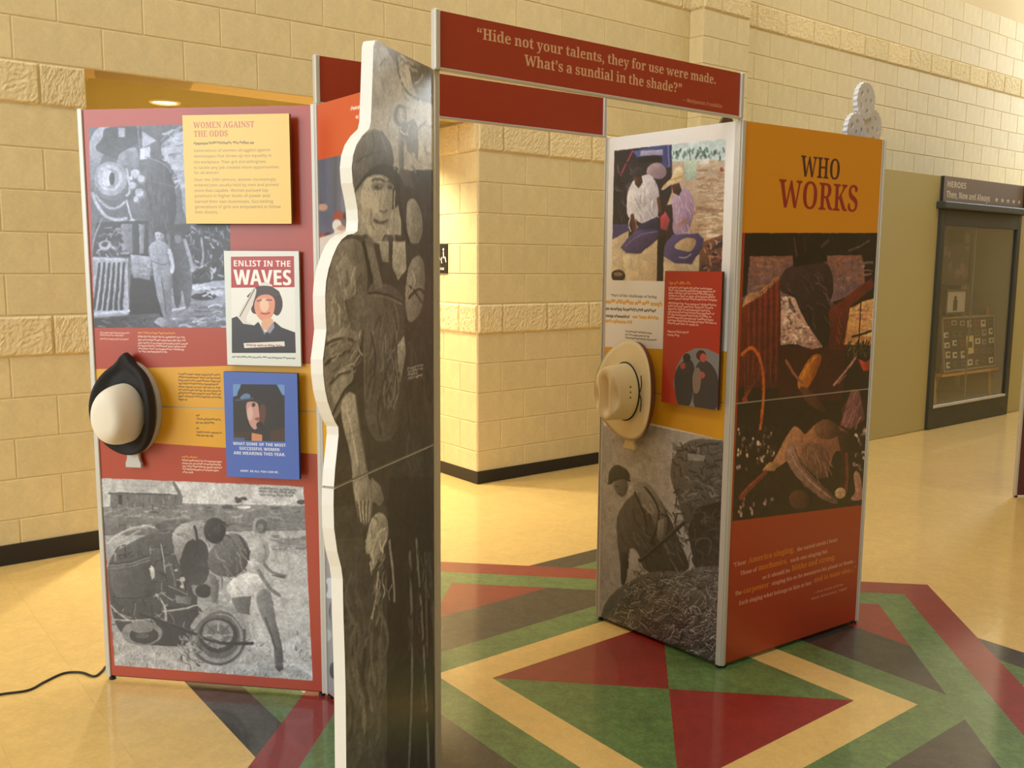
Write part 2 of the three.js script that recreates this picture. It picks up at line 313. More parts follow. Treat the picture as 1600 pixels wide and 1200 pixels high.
  const KB = KV - 0.13, spot = (x0, x1, yt, yb, v) => { const [ua, ya] = onWall(x0, yb, v), [ub] = onWall(x1, yb, v), yt2 = onWall((x0 + x1) / 2, yt, v)[1]; return [(ua + ub) / 2, ya, v, ub - ua, yt2 - ya]; };
  const s1 = spot(1466, 1511, 380, 446, KB), s2 = spot(1473, 1506, 452, 492, KB), s3 = spot(1472, 1553, 494, 583, KB + 0.02);
  put('framed_picture', 'large dark framed group picture hanging inside the display case', 'picture', ...s1, 0.03, 0, (k, w, h) => { k.fillStyle = 'rgb(48,42,40)'; k.fillRect(0, 0, w, h); blobs(k, w, h, 16, ['rgb(90,76,70)', 'rgb(110,92,84)', 'rgb(60,52,52)'], 0.05, 0.14); }, rgb(20, 19, 18));
  put('framed_picture', 'pale framed print with a dark standing figure below the dark picture in the case', 'picture', ...s2, 0.03, 0, (k, w, h) => { k.fillStyle = 'rgb(190,188,186)'; k.fillRect(0, 0, w, h); k.fillStyle = 'rgb(30,28,28)'; k.beginPath(); k.ellipse(w * 0.46, h * 0.34, w * 0.07, w * 0.08, 0, 0, 7); k.fill(); k.fillRect(w * 0.36, h * 0.42, w * 0.22, h * 0.5); }, rgb(60, 58, 56));
  const easel = new THREE.Group(); easel.name = 'easel'; easel.rotation.y = TH; easel.position.copy(toWorld(s3[0], gb - 0.02, KB - 0.13));
  const wood = std(rgb(196, 150, 84), 0.5);
  const hw = s3[3] / 2, eh = s3[1] + s3[4] - gb + 0.1;
  for (const sx of [-hw - 0.03, hw + 0.03]) { const L = new THREE.CylinderGeometry(0.018, 0.018, eh, 10); L.rotateX(-0.1); L.translate(sx, eh / 2, 0.06); mesh('leg', L, wood, easel); }
  const back = new THREE.CylinderGeometry(0.016, 0.016, eh, 10); back.rotateX(0.22); back.translate(0, eh / 2, -0.12); mesh('rear_leg', back, wood, easel);
  mesh('ledge', rbox(-hw - 0.05, hw + 0.05, s3[1] - gb - 0.02, s3[1] - gb + 0.01, 0.1, 0.18, 0.004), wood, easel);
  tag(easel, 'pale wooden easel inside the display case', 'easel');
  put('photo_board', 'board covered with many small snapshots leaning on the wooden easel', 'photo board', ...s3, 0.02, -0.1, (k, w, h) => {
    k.fillStyle = 'rgb(58,58,54)'; k.fillRect(0, 0, w, h);
    for (let j = 0; j < 5; j++) for (let i = 0; i < 7; i++) { const X = (i + rr(0.1, 0.3)) * w / 7, Y = (j + rr(0.1, 0.3)) * h / 5; k.fillStyle = ['rgb(196,190,170)', 'rgb(150,146,136)', 'rgb(120,60,50)', 'rgb(80,92,110)', 'rgb(210,204,190)', 'rgb(90,96,70)'][Math.floor(rnd() * 6)]; k.fillRect(X, Y, w / 7 * rr(0.5, 0.75), h / 5 * rr(0.5, 0.75)); k.fillStyle = 'rgb(50,46,44)'; k.fillRect(X + w / 32, Y + h / 30, w / 22, h / 20); }
    k.fillStyle = 'rgb(214,200,140)'; k.fillRect(w * 0.44, h * 0.36, w * 0.14, h * 0.36); k.fillStyle = 'rgb(70,66,58)'; k.fillRect(w * 0.465, h * 0.48, w * 0.09, h * 0.12);
  }, rgb(150, 140, 120), 512);
}

// ------------------------------------------------------------------ exhibit geometry (plan positions of the posts)
const PLAN = { P0: [-1.5543, -3.3614], P1: [-0.6808, -3.2327], P2: [-0.2247, -2.6597], Q1: [0.3915, -4.0086], Q2: [0.8432, -3.4904], R: [1.5736, -3.9835] };
PLAN.S = [PLAN.Q1[0] + PLAN.R[0] - PLAN.Q2[0], PLAN.Q1[1] + PLAN.R[1] - PLAN.Q2[1]];
const TOP = 2.1362, BOT = 0.012, SEAM = 1.0711, HEAD = 0.163;
function frameOf(A, B) {
  const a = PLAN[A] ?? A, b = PLAN[B] ?? B, dx = b[0] - a[0], dz = b[1] - a[1], w = Math.hypot(dx, dz), ang = Math.atan2(dz, dx);
  return { o: new THREE.Vector3(a[0], 0, a[1]), w, yaw: -ang, d: new THREE.Vector3(dx / w, 0, dz / w), n: new THREE.Vector3(-dz / w, 0, dx / w) };
}
function onPanel(F, x, y, off = 0) {       // photo pixel -> [s, y] on the panel's face, off metres in front of it
  const d = ray(x, y), o = F.o.clone().addScaledVector(F.n, off), P = O.clone().addScaledVector(d, o.clone().sub(O).dot(F.n) / d.dot(F.n));
  return [P.clone().sub(F.o).dot(F.d), P.y];
}

const printNoise = [[22, 3], [23, 8], [64, 13], [200, 29]].map(([cells, sd]) => { const f = fieldNoise(512, cells, sd), n = new Float32Array(512 * 512); for (let y = 0; y < 512; y++) for (let x = 0; x < 512; x++) n[y * 512 + x] = (f(x, y) - 0.5) * 2; return n; });
// printed graphics, measured from the photograph and laid out in the panel's own metres
class Art {
  constructor(F, s0, s1, y0, y1, ppm, off = 0) {
    Object.assign(this, { F, s0, y1, ppm, off, zx: 0, zy: 0, zs: 1 });
    this.c = canvasOf(Math.round((s1 - s0) * ppm), Math.round((y1 - y0) * ppm)); this.g = this.c.getContext('2d');
  }
  z(x, y, s) { this.zx = x; this.zy = y; this.zs = s; return this; }
  p(x, y) { const [s, h] = onPanel(this.F, this.zx + x * this.zs, this.zy + y * this.zs, this.off); return [(s - this.s0) * this.ppm, (this.y1 - h) * this.ppm]; }
  fill(c) { this.g.fillStyle = c; this.g.fillRect(0, 0, this.c.width, this.c.height); return this; }
  soft(r) {                                 // softens what was drawn (inside the clip) since the last call
    if (this.r) { const g = this.g, t = canvasOf(this.c.width, this.c.height); t.getContext('2d').drawImage(this.c, 0, 0); g.filter = `blur(${this.r}px)`; g.drawImage(t, 0, 0); g.filter = 'none'; }
    this.r = r; return this;
  }
  path(pts, smooth, closed = true) {
    const q = []; for (let i = 0; i < pts.length; i += 2) q.push(this.p(pts[i], pts[i + 1])); const g = this.g, n = q.length; g.beginPath();
    if (!smooth) { q.forEach(([a, b], i) => (i ? g.lineTo(a, b) : g.moveTo(a, b))); if (closed) g.closePath(); return; }
    const mid = (i, j) => [(q[i][0] + q[j][0]) / 2, (q[i][1] + q[j][1]) / 2];
    if (closed) { g.moveTo(...mid(n - 1, 0)); for (let i = 0; i < n; i++) g.quadraticCurveTo(...q[i], ...mid(i, (i + 1) % n)); g.closePath(); }
    else { g.moveTo(...q[0]); for (let i = 1; i < n - 1; i++) g.quadraticCurveTo(...q[i], ...mid(i, i + 1)); g.lineTo(...q[n - 1]); }
  }
  poly(c, ...pts) { this.path(pts, false); this.g.fillStyle = c; this.g.fill(); return this; }
  blob(c, ...pts) { this.path(pts, true); this.g.fillStyle = c; this.g.fill(); return this; }
  shade(c0, c1, ang, ...pts) {             // smooth shape toned from c0 to c1 along ang (print content)
    const q = []; for (let i = 0; i < pts.length; i += 2) q.push(this.p(pts[i], pts[i + 1])); const ca = Math.cos(ang), sa = Math.sin(ang), t = q.map(([a, b]) => a * ca + b * sa), lo = Math.min(...t), hi = Math.max(...t), cx = q.reduce((a, b) => a + b[0], 0) / q.length, cy = q.reduce((a, b) => a + b[1], 0) / q.length, m = cx * ca + cy * sa;
    const g = this.g.createLinearGradient(cx + (lo - m) * ca, cy + (lo - m) * sa, cx + (hi - m) * ca, cy + (hi - m) * sa); g.addColorStop(0, c0); g.addColorStop(1, c1); this.path(pts, q.length > 5); this.g.fillStyle = g; this.g.fill(); return this;
  }
  facet(...q) { const p = this.path; this.path = (a) => p.call(this, a, false); this.shade(...q); delete this.path; return this; }   // the same with straight edges
  strokes(n, x0, y0, x1, y1, cols, w0, w1, len, ang, spread) {     // loose strokes: grass, hay, folds, machinery
    for (let i = 0; i < n; i++) { const x = rr(x0, x1), y = rr(y0, y1), l = len * rr(0.4, 1), a = ang + rr(-spread, spread), b = rr(-0.25, 0.25) * l; this.line(cols(rnd()), rr(w0, w1), x, y, x + l * 0.5 * Math.cos(a) - b * Math.sin(a), y + l * 0.5 * Math.sin(a) + b * Math.cos(a), x + l * Math.cos(a), y + l * Math.sin(a)); }
    return this;
  }
  line(c, w, ...pts) { this.path(pts, true, false); this.g.strokeStyle = c; this.g.lineWidth = w * this.zs * this.scaleAt(pts[0], pts[1]); this.g.lineCap = 'round'; this.g.lineJoin = 'round'; this.g.stroke(); return this; }
  scaleAt(x, y) { const a = this.p(x, y), b = this.p(x, y + 4), c = this.p(x + 4, y); return (Math.hypot(b[0] - a[0], b[1] - a[1]) + Math.hypot(c[0] - a[0], c[1] - a[1])) / 8 / this.zs; }
  ell(c, x, y, rx, ry, rot = 0) { const pts = []; for (let i = 0; i < 16; i++) { const t = i / 16 * 2 * Math.PI, a = rx * Math.cos(t), b = ry * Math.sin(t); pts.push(x + a * Math.cos(rot) - b * Math.sin(rot), y + a * Math.sin(rot) + b * Math.cos(rot)); } return this.blob(c, ...pts); }
  clip(...pts) { this.g.save(); this.path(pts, false); this.g.clip(); return this; }
  unclip() { this.g.restore(); return this; }
  // text between two baseline points, letter height h (photo pixels at zoom), squeezed to fit
  text(str, c, font, x0, y0, x1, y1, h) {
    const a = this.p(x0, y0), b = this.p(x1, y1), t = this.p(x0, y0 - h), g = this.g, size = Math.abs(a[1] - t[1]) / 0.72;
    g.save(); g.font = font.replace('#', size.toFixed(1)); const w = g.measureText(str).width; g.translate(...a); g.rotate(0); g.scale((b[0] - a[0]) / w, 1); g.fillStyle = c; g.textBaseline = 'alphabetic'; g.fillText(str, 0, 0); g.restore(); return this;
  }
  // lines of print too small to read: word-shaped dashes
  tiny(c, h, rows) {
    for (const [x0, y0, x1, y1] of rows) {
      const a = this.p(x0, y0), b = this.p(x1, y1), k = Math.abs(this.p(x0, y0 - h)[1] - a[1]), g = this.g; g.fillStyle = c;
      let x = a[0];
      while (x < b[0] - k) { const w = Math.min(b[0] - x, k * rr(1.2, 4.5)); let q = x; while (q < x + w) { const lw = k * rr(0.3, 0.5); g.fillRect(q, a[1] - k * (rnd() < 0.3 ? 1.25 : 0.85), lw, k * (rnd() < 0.2 ? 1.1 : 0.85)); q += lw + k * 0.14; } x += w + k * 0.55; }
    }
    return this;
  }
  print(amount, warp = 7, relief = 0.5) {  // irregular edges, uneven tones and grain of a photographic print, inside the clip
    const W = this.c.width, H = this.c.height, src = this.g.getImageData(0, 0, W, H).data, t = canvasOf(W, H), k = t.getContext('2d'), im = k.createImageData(W, H), d = im.data;
    const [na, nb, nc, nd] = printNoise, at = (n, x, y) => n[(y & 511) * 512 + (x & 511)];
    for (let y = 0; y < H; y++) for (let x = 0; x < W; x++) {
      const X = Math.max(3, Math.min(W - 4, x + Math.round(warp * at(na, x, y) + warp * 0.5 * at(nc, x, y)))), Y = Math.max(3, Math.min(H - 4, y + Math.round(warp * at(nb, x, y) + warp * 0.5 * at(nc, x + 99, y)))), i = (y * W + x) * 4, j = (Y * W + X) * 4;
      const a = j - (W + 1) * 12, b = j + (W + 1) * 12, e = relief * 0.5 * (src[b] + src[b + 1] - src[a] - src[a + 1]) * 0.5, m = 1 + amount * (0.9 * at(na, x + 31, y + 57) + 0.9 * at(nc, x, y) + 0.8 * at(nd, x, y));
      for (let c = 0; c < 3; c++) d[i + c] = Math.max(0, Math.min(255, (src[j + c] - Math.max(-40, Math.min(40, e))) * m)); d[i + 3] = 255;
    }
    k.putImageData(im, 0, 0); this.g.drawImage(t, 0, 0); return this;
  }
  material(rough = 0.42) { return std(0xffffff, rough, { map: texOf(this.c), specularIntensity: 1, clearcoat: 0.5, clearcoatRoughness: 0.32 }); }
}
const printFinish = 0.4;
const backMat = std(rgb(150, 58, 36), 0.5), coreMat = std(rgb(226, 222, 212), 0.6), seamMat = std(rgb(170, 165, 150), 0.45, { metalness: 0.3 });
// a framed two-board exhibit panel: boards, aluminium edge profiles, seam strip, top rail, feet
function panel(name, label, F, art, opts = {}) {
  const g = new THREE.Group(); g.name = name; g.position.copy(F.o); g.rotation.y = F.yaw;
  const w = F.w, [e, e2] = opts.edges ?? [0.016, 0.016], mat = art ? art.material(printFinish) : opts.mat, z0 = -0.016;
  const board = (n, y0, y1) => {
    const b = new THREE.BoxGeometry(w - e - e2, y1 - y0, -z0); b.translate((w + e - e2) / 2, (y0 + y1) / 2, z0 / 2);
    const p = b.attributes.position, uv = b.attributes.uv; for (let i = 16; i < 20; i++) uv.setXY(i, p.getX(i) / w, (p.getY(i) - BOT) / (TOP - BOT));
    return mesh(n, b, [coreMat, coreMat, coreMat, coreMat, mat, backMat], g);
  };
  board('lower_board', BOT + 0.006, SEAM - 0.0025); board('upper_board', SEAM + 0.0025, TOP - 0.004);
  mesh('seam_strip', box(e, w - e2, SEAM - 0.0025, SEAM + 0.0025, z0 + 0.002, -0.002), seamMat, g);
  for (const [x, q, fx] of [[0, e, 0.02], [w - e2, e2, w - 0.02]]) {
    const pr = mesh('edge_profile', rbox(x, x + q, BOT, TOP, z0 - 0.004, 0.006, Math.min(0.004, q * 0.4)), aluMat, g);
    const f = new THREE.CylinderGeometry(0.011, 0.013, BOT, 12); f.translate(fx, BOT / 2, z0 / 2); mesh('foot', f, footMat, pr);
  }
  mesh('bottom_rail', rbox(e, w - e2, BOT + 0.002, BOT + 0.006, z0 + 0.001, -0.002, 0.001), footMat, g);
  return tag(g, label, 'exhibit panel');
}
const INK = { red: 'rgb(174,60,30)', yellow: 'rgb(226,166,30)', orange: 'rgb(206,86,44)', white: 'rgb(236,232,224)', dark: 'rgb(52,40,34)' };
const gr = (v, t = 0) => `rgb(${Math.round(v + t * 4)},${Math.round(v)},${Math.round(v - t * 5)})`;     // photographic grey, t warms it
const bl = (v) => `rgb(${Math.round(v * 0.9)},${Math.round(v * 0.96)},${Math.round(Math.min(255, v * 1.13))})`;

// ------------------------------------------------------------------ left panel: women at work
const FL = frameOf('P0', 'P1');
{
  const a = new Art(FL, 0, FL.w, BOT, TOP, 950).fill(INK.red);
  a.poly(INK.yellow, 100, 578, 520, 567.5, 520, 711, 100, 683);
  // upper photograph: a woman beside a steam locomotive
  a.z(130, 180, 0.2834); const P1 = [30, 68, 806, 40, 815, 1172, 60, 1172];
  a.clip(...P1).fill(bl(104)); a.soft(1.6);
  a.shade(bl(196), bl(120), 1.2, 30, 60, 200, 60, 150, 130, 90, 260, 60, 400, 20, 420); a.shade(bl(62), bl(96), 1.5, 110, 60, 330, 55, 320, 140, 230, 200, 190, 250, 130, 220, 50, 180, 110, 130); a.poly(bl(176), 190, 70, 228, 66, 232, 118, 194, 120);
  a.shade(bl(206), bl(140), 0.8, 410, 190, 470, 120, 570, 80, 830, 40, 830, 620, 560, 620, 540, 400, 500, 300); a.strokes(40, 420, 90, 560, 420, (t) => bl(130 + 90 * t), 6, 16, 60, -0.6, 0.5);
  a.poly(bl(190), 320, 86, 404, 140, 326, 184); a.poly(bl(224), 310, 186, 368, 172, 370, 240, 312, 246); a.line(bl(150), 6, 300, 60, 310, 180);
  a.shade(bl(118), bl(50), 0.2, 330, 240, 420, 220, 490, 300, 520, 460, 500, 640, 380, 680, 320, 560, 330, 380); a.line(bl(150), 5, 340, 232, 430, 246, 490, 320, 512, 440); a.line(bl(120), 4, 350, 360, 440, 370, 505, 400); a.strokes(30, 350, 280, 490, 620, (t) => bl(56 + 50 * t), 4, 10, 90, 1.5, 0.2);
  a.shade(bl(170), bl(120), 1.4, 180, 230, 240, 180, 300, 170, 310, 300, 250, 320, 190, 310);
  a.shade(bl(150), bl(92), 1.2, 60, 330, 150, 270, 240, 330, 250, 470, 200, 560, 110, 560, 55, 470); a.ell(bl(170), 150, 350, 92, 96); a.ell(bl(206), 146, 345, 70, 74); a.ell(bl(160), 146, 348, 52, 56); a.ell(bl(220), 130, 345, 32, 48); a.ell(bl(56), 158, 350, 15, 36);
  a.line(bl(196), 18, 50, 430, 84, 530, 170, 582, 236, 566); a.line(bl(180), 13, 70, 440, 110, 500, 180, 520, 240, 470); a.line(bl(96), 8, 90, 450, 140, 486, 220, 460); a.line(bl(205), 14, 240, 300, 262, 420, 240, 440);
  for (const [x, y, r] of [[285, 320, 30], [318, 348, 26], [270, 385, 24], [308, 425, 30], [290, 460, 18], [262, 345, 16]]) { a.ell(bl(130), x + 6, y + 6, r, r); a.ell(bl(208), x, y, r * 0.8, r * 0.8); } a.line(bl(206), 10, 240, 480, 262, 560, 276, 592); a.ell(bl(200), 272, 585, 18, 16);
  a.poly(bl(58), 70, 590, 360, 580, 360, 780, 50, 780); a.line(bl(150), 9, 100, 570, 66, 660, 48, 740); a.shade(bl(170), bl(110), 0, 208, 600, 270, 596, 270, 760, 212, 764); a.shade(bl(176), bl(110), 0, 306, 600, 340, 600, 332, 760, 310, 764); a.strokes(36, 70, 620, 210, 770, (t) => bl(50 + 140 * t), 5, 12, 50, 0.3, 0.9); a.ell(bl(180), 120, 715, 36, 26); a.ell(bl(60), 118, 712, 18, 14);
  a.poly(bl(44), 262, 880, 430, 890, 440, 1110, 250, 1110); a.shade(bl(190), bl(130), 1.4, 258, 765, 372, 778, 368, 908, 272, 894); a.strokes(14, 270, 790, 360, 880, (t) => bl(120 + 80 * t), 3, 6, 60, 0.1, 0.2);
  a.poly(bl(60), 480, 600, 830, 590, 830, 920, 600, 930, 480, 800); a.strokes(150, 580, 610, 800, 880, (t) => bl(40 + 170 * t * t), 4, 12, 40, 1.4, 1.2); a.line(bl(170), 12, 650, 680, 665, 760, 650, 830); a.line(bl(180), 10, 600, 830, 640, 840, 660, 830);
  a.shade(bl(190), bl(120), 1.57, 470, 960, 600, 930, 830, 900, 830, 1190, 430, 1190); a.strokes(90, 480, 950, 810, 1170, (t) => bl(96 + 120 * t), 4, 12, 90, -0.08, 0.2); a.ell(bl(226), 650, 948, 60, 16); a.ell(bl(220), 745, 980, 44, 16); a.ell(bl(56), 664, 1000, 74, 20); a.strokes(20, 600, 930, 780, 1000, (t) => bl(150 + 90 * t), 4, 9, 40, 0, 0.4);
  a.poly(bl(178), 48, 776, 246, 790, 250, 1105, 58, 1118); for (let k = 0; k < 6; k++) a.poly(bl(58), 84 + k * 27, 812, 97 + k * 27, 812, 92 + k * 25 - (5 - k) * 5, 1072, 72 + k * 25 - (5 - k) * 5, 1078); a.line(bl(214), 14, 60, 1096, 160, 1082, 250, 1078); a.line(bl(206), 10, 50, 788, 150, 792, 244, 798); a.line(bl(140), 5, 60, 1116, 160, 1104, 250, 1096);
  a.shade(bl(50), bl(90), 0, 50, 1122, 260, 1100, 420, 1092, 430, 1190, 50, 1190); a.strokes(30, 60, 1110, 420, 1170, (t) => bl(40 + 80 * t), 3, 9, 50, 0, 0.6);
  a.shade(bl(70), bl(112), 0, 488, 720, 500, 680, 540, 660, 572, 700, 592, 800, 604, 880, 590, 1066, 560, 1070, 546, 930, 530, 1066, 500, 1060, 492, 860); a.ell(bl(70), 524, 662, 28, 22); a.ell(bl(136), 522, 682, 20, 24); a.line(bl(176), 22, 560, 690, 584, 770, 598, 836); a.ell(bl(180), 600, 850, 12, 14);
  a.shade(bl(196), bl(120), 0.2, 352, 740, 372, 704, 410, 688, 455, 700, 486, 750, 494, 850, 478, 892, 486, 960, 492, 1080, 474, 1130, 448, 1130, 420, 1050, 396, 950, 384, 850, 372, 780); a.line(bl(92), 7, 432, 900, 446, 990, 456, 1090); a.line(bl(110), 6, 380, 800, 430, 830, 480, 810); a.line(bl(140), 5, 400, 720, 416, 780, 410, 850); a.line(bl(206), 20, 474, 745, 496, 810, 488, 862); a.line(bl(120), 5, 460, 740, 476, 830); a.shade(bl(216), bl(150), 0.3, 390, 640, 430, 630, 446, 660, 436, 690, 414, 702, 396, 680); a.blob(bl(66), 386, 650, 394, 616, 430, 612, 448, 640, 440, 660, 420, 640); a.ell(bl(90), 408, 662, 5, 3); a.ell(bl(90), 428, 662, 5, 3); a.line(bl(110), 3, 410, 684, 428, 684); a.shade(bl(200), bl(120), 0, 388, 1140, 420, 1110, 480, 1130, 482, 1160, 430, 1166);
  a.soft(0).print(0.1, 1.6, 0.35).unclip();
  a.z(100, 370, 0.275); a.tiny('rgb(224,196,184)', 8, [[205, 548, 380, 546], [205, 562, 340, 560], [205, 584, 365, 582]]);
  a.tiny(INK.yellow, 10, [[420, 550, 632, 546]]); a.tiny('rgb(230,210,198)', 9, [[420, 572, 690, 568], [420, 590, 696, 586], [420, 608, 700, 604], [420, 624, 690, 620], [422, 640, 694, 636], [424, 656, 590, 652]]);
  a.tiny('rgb(120,84,22)', 9, [...Array(9).keys()].map((k) => [650, 784 + k * 18, k === 8 ? 700 : 890, 782 + k * 18])); a.tiny('rgb(110,76,22)', 9, [[750, 1020, 770, 1020], [755, 1040, 890, 1038], [750, 1060, 860, 1058], [752, 1094, 770, 1094], [755, 1114, 895, 1112], [752, 1132, 850, 1130]]);
  a.z(270, 560, 1 / 6); a.tiny(INK.yellow, 16, [[85, 930, 230, 930]]); a.tiny('rgb(232,214,202)', 15, [[85, 962, 460, 968], [88, 990, 465, 996], [90, 1018, 462, 1024], [92, 1046, 430, 1050], [94, 1074, 200, 1076]]);
  // lower photograph: people bent over a farm tractor
  a.z(150, 740, 0.275); a.clip(20, 24, 1180, 72, 1232, 1178, 106, 1090).fill(gr(168, -1)); a.soft(1.6);
  const G = (v) => gr(v, -0.6);
  a.poly(G(212), 0, 0, 1251, 0, 1251, 210, 0, 200); a.shade(G(138), G(104), 1.57, -60, 190, 500, 168, 1320, 186, 1320, 350, -60, 350); a.strokes(160, 30, 180, 1200, 320, (t) => G(84 + 90 * t), 4, 12, 60, 0, 0.25);
  a.poly(G(192), 108, 32, 440, 46, 420, 116, 66, 108); a.strokes(22, 110, 40, 420, 104, (t) => G(170 + 40 * t), 2, 4, 120, 0.06, 0.03); a.poly(G(112), 430, 52, 445, 40, 495, 128, 490, 172, 470, 172, 462, 110); a.poly(G(110), 80, 112, 480, 118, 486, 178, 80, 192); a.strokes(40, 80, 116, 470, 180, (t) => G(60 + 90 * t), 3, 8, 40, 1.5, 0.3); a.poly(G(56), 124, 122, 146, 122, 146, 172, 124, 172); a.line(G(70), 7, 70, 110, 250, 112, 425, 118);
  for (let k = 0; k < 14; k++) a.ell(G(rr(60, 100)), 820 + rr(-30, 30), 148 + rr(-16, 12), rr(6, 14), rr(5, 10)); a.ell(G(86), 745, 188, 34, 12); a.ell(G(236), 840, 190, 40, 10); a.ell(G(80), 1165, 160, 26, 14);
  a.tiny(G(110), 12, [[925, 88, 1140, 96], [925, 104, 1130, 112], [925, 124, 1120, 132]]);
  a.shade(G(186), G(206), 1.57, 700, 330, 1320, 320, 1320, 1260, 900, 1260, 860, 760); a.shade(G(168), G(196), 1.57, 60, 900, 500, 880, 900, 980, 1251, 1150, 1251, 1260, 60, 1260); a.ell(G(128), 1120, 392, 92, 26); a.strokes(60, 980, 350, 1200, 440, (t) => G(110 + 80 * t), 4, 10, 60, 0, 0.2);
  a.strokes(420, 90, 900, 1230, 1180, (t) => G(t < 0.25 ? 110 : 150 + 80 * t), 2, 6, 26, -1.2, 0.9); a.strokes(160, 980, 440, 1230, 900, (t) => G(170 + 50 * t), 2, 6, 30, -0.2, 0.8);
  // the tractor
  a.shade(G(88), G(44), 1.2, 60, 480, 190, 390, 330, 330, 430, 310, 600, 400, 650, 560, 560, 690, 600, 860, 520, 980, 380, 980, 200, 960, 100, 860, 70, 660);
  a.strokes(120, 90, 400, 560, 860, (t) => G(t < 0.7 ? 30 + 50 * t : 90 + 70 * t), 3, 9, 80, 0.5, 1.3);
  a.line(G(196), 12, 58, 396, 160, 316, 290, 292, 330, 304); a.line(G(176), 8, 66, 430, 150, 372, 250, 326); a.line(G(150), 5, 130, 430, 160, 380); a.shade(G(76), G(110), 0, 330, 300, 400, 262, 456, 266, 450, 300, 360, 322); a.line(G(120), 6, 330, 330, 380, 340, 420, 330);
  a.shade(G(98), G(52), 0.3, 70, 500, 180, 478, 300, 448, 326, 540, 344, 660, 300, 710, 200, 722, 118, 716, 84, 640); a.line(G(132), 5, 72, 524, 180, 518, 300, 474); a.line(G(46), 5, 72, 512, 180, 506, 298, 462); a.line(G(128), 5, 74, 540, 190, 532, 304, 490); a.line(G(40), 7, 120, 706, 220, 712, 316, 686); a.shade(G(232), G(170), 1.5, 300, 540, 312, 520, 330, 540, 336, 590, 318, 604);
  a.line(G(170), 7, 368, 400, 380, 470, 392, 560); a.line(G(140), 6, 440, 430, 470, 500, 500, 580); a.line(G(130), 5, 410, 500, 440, 560, 450, 640); for (const [x, y, r] of [[490, 600, 18], [488, 640, 12], [455, 548, 9], [512, 432, 12], [540, 610, 10], [710, 680, 12], [728, 718, 12], [720, 600, 14]]) a.ell(G(196), x, y, r, r * 0.8);
  a.line(G(170), 15, 342, 686, 396, 750, 396, 830); a.line(G(60), 6, 356, 700, 386, 770, 384, 820); a.line(G(176), 9, 380, 782, 500, 772, 570, 742, 700, 738, 800, 752, 860, 800, 896, 880); a.line(G(190), 8, 84, 748, 140, 812, 240, 850); a.line(G(176), 8, 88, 826, 190, 838, 310, 826); a.line(G(150), 6, 100, 780, 200, 820);
  a.ell(G(132), 260, 905, 118, 72); a.ell(G(48), 272, 918, 84, 48); a.ell(G(126), 262, 886, 60, 18); a.ell(G(80), 262, 920, 40, 18); a.shade(G(136), G(90), 0, 448, 690, 540, 704, 534, 744, 456, 732); a.line(G(150), 5, 410, 640, 470, 660, 520, 690);
  a.ell(G(82), 692, 922, 164, 172); a.ell(G(148), 692, 928, 146, 150); a.ell(G(96), 694, 926, 126, 128); a.ell(G(52), 694, 918, 112, 100); a.ell(G(138), 690, 910, 90, 82); a.ell(G(104), 694, 916, 66, 60); a.ell(G(160), 690, 940, 30, 34); for (let k = 0; k < 8; k++) { const t = k * Math.PI / 4; a.line(G(k % 2 ? 84 : 170), 7, 692 + 30 * Math.cos(t), 920 + 28 * Math.sin(t), 692 + 84 * Math.cos(t), 916 + 76 * Math.sin(t)); }
  a.line(G(156), 26, 548, 870, 590, 800, 690, 756, 786, 784, 838, 872); a.line(G(96), 8, 560, 890, 610, 820, 700, 780, 780, 806, 826, 880); a.line(G(38), 17, 250, 796, 480, 872, 690, 968, 888, 962); a.line(G(90), 4, 260, 790, 480, 864, 690, 958); a.strokes(60, 460, 900, 600, 1080, (t) => G(60 + 120 * t), 4, 10, 40, 0.8, 1);
  a.ell(G(136), 606, 650, 66, 56); a.ell(G(46), 608, 666, 46, 40); a.shade(G(170), G(110), 0, 648, 600, 698, 600, 694, 742, 652, 742);
  // the people bent over it
  a.shade(G(40), G(70), 0.5, 480, 400, 560, 350, 640, 400, 646, 580, 600, 640, 520, 620, 470, 540); a.shade(G(196), G(112), 0.9, 428, 350, 450, 310, 500, 276, 600, 262, 624, 300, 616, 356, 550, 372, 506, 392, 488, 470, 470, 500, 448, 450); a.strokes(16, 450, 290, 600, 360, (t) => G(100 + 90 * t), 4, 8, 50, 0.6, 0.6); a.line(G(46), 14, 560, 300, 580, 360, 560, 470); 
  a.shade(G(122), G(66), 1.0, 634, 460, 660, 420, 720, 350, 790, 328, 850, 370, 876, 440, 868, 510, 800, 588, 700, 584, 630, 540); a.strokes(26, 660, 370, 850, 570, (t) => gr(54 + 90 * t, 0.5), 5, 10, 90, 1.0, 0.5); a.line(G(46), 10, 816, 356, 862, 426, 868, 490); a.shade(G(60), G(24), 0.8, 608, 320, 622, 270, 672, 246, 726, 268, 742, 324, 716, 384, 672, 402, 626, 380); a.strokes(30, 620, 260, 730, 390, (t) => G(24 + 60 * t), 3, 6, 40, 1.2, 0.8); a.shade(G(140), G(84), 0, 634, 560, 680, 570, 696, 640, 690, 736, 654, 736, 650, 640);
  a.shade(G(246), G(180), 1.2, 736, 640, 800, 580, 880, 556, 938, 584, 944, 640, 890, 696, 810, 722, 752, 694); a.strokes(14, 760, 590, 920, 700, (t) => G(170 + 70 * t), 4, 8, 60, 1.3, 0.5); a.shade(G(130), G(86), 0, 766, 706, 880, 694, 872, 800, 800, 790);
  a.shade(G(150), G(80), 0.2, 898, 690, 960, 640, 1000, 680, 1014, 820, 1056, 960, 1066, 1090, 1036, 1122, 1014, 1080, 1008, 960, 950, 840); a.line(G(64), 8, 960, 820, 1000, 920, 1020, 1000); a.shade(G(110), G(60), 1.5, 1020, 1080, 1062, 1076, 1064, 1112, 1040, 1124, 1018, 1104);
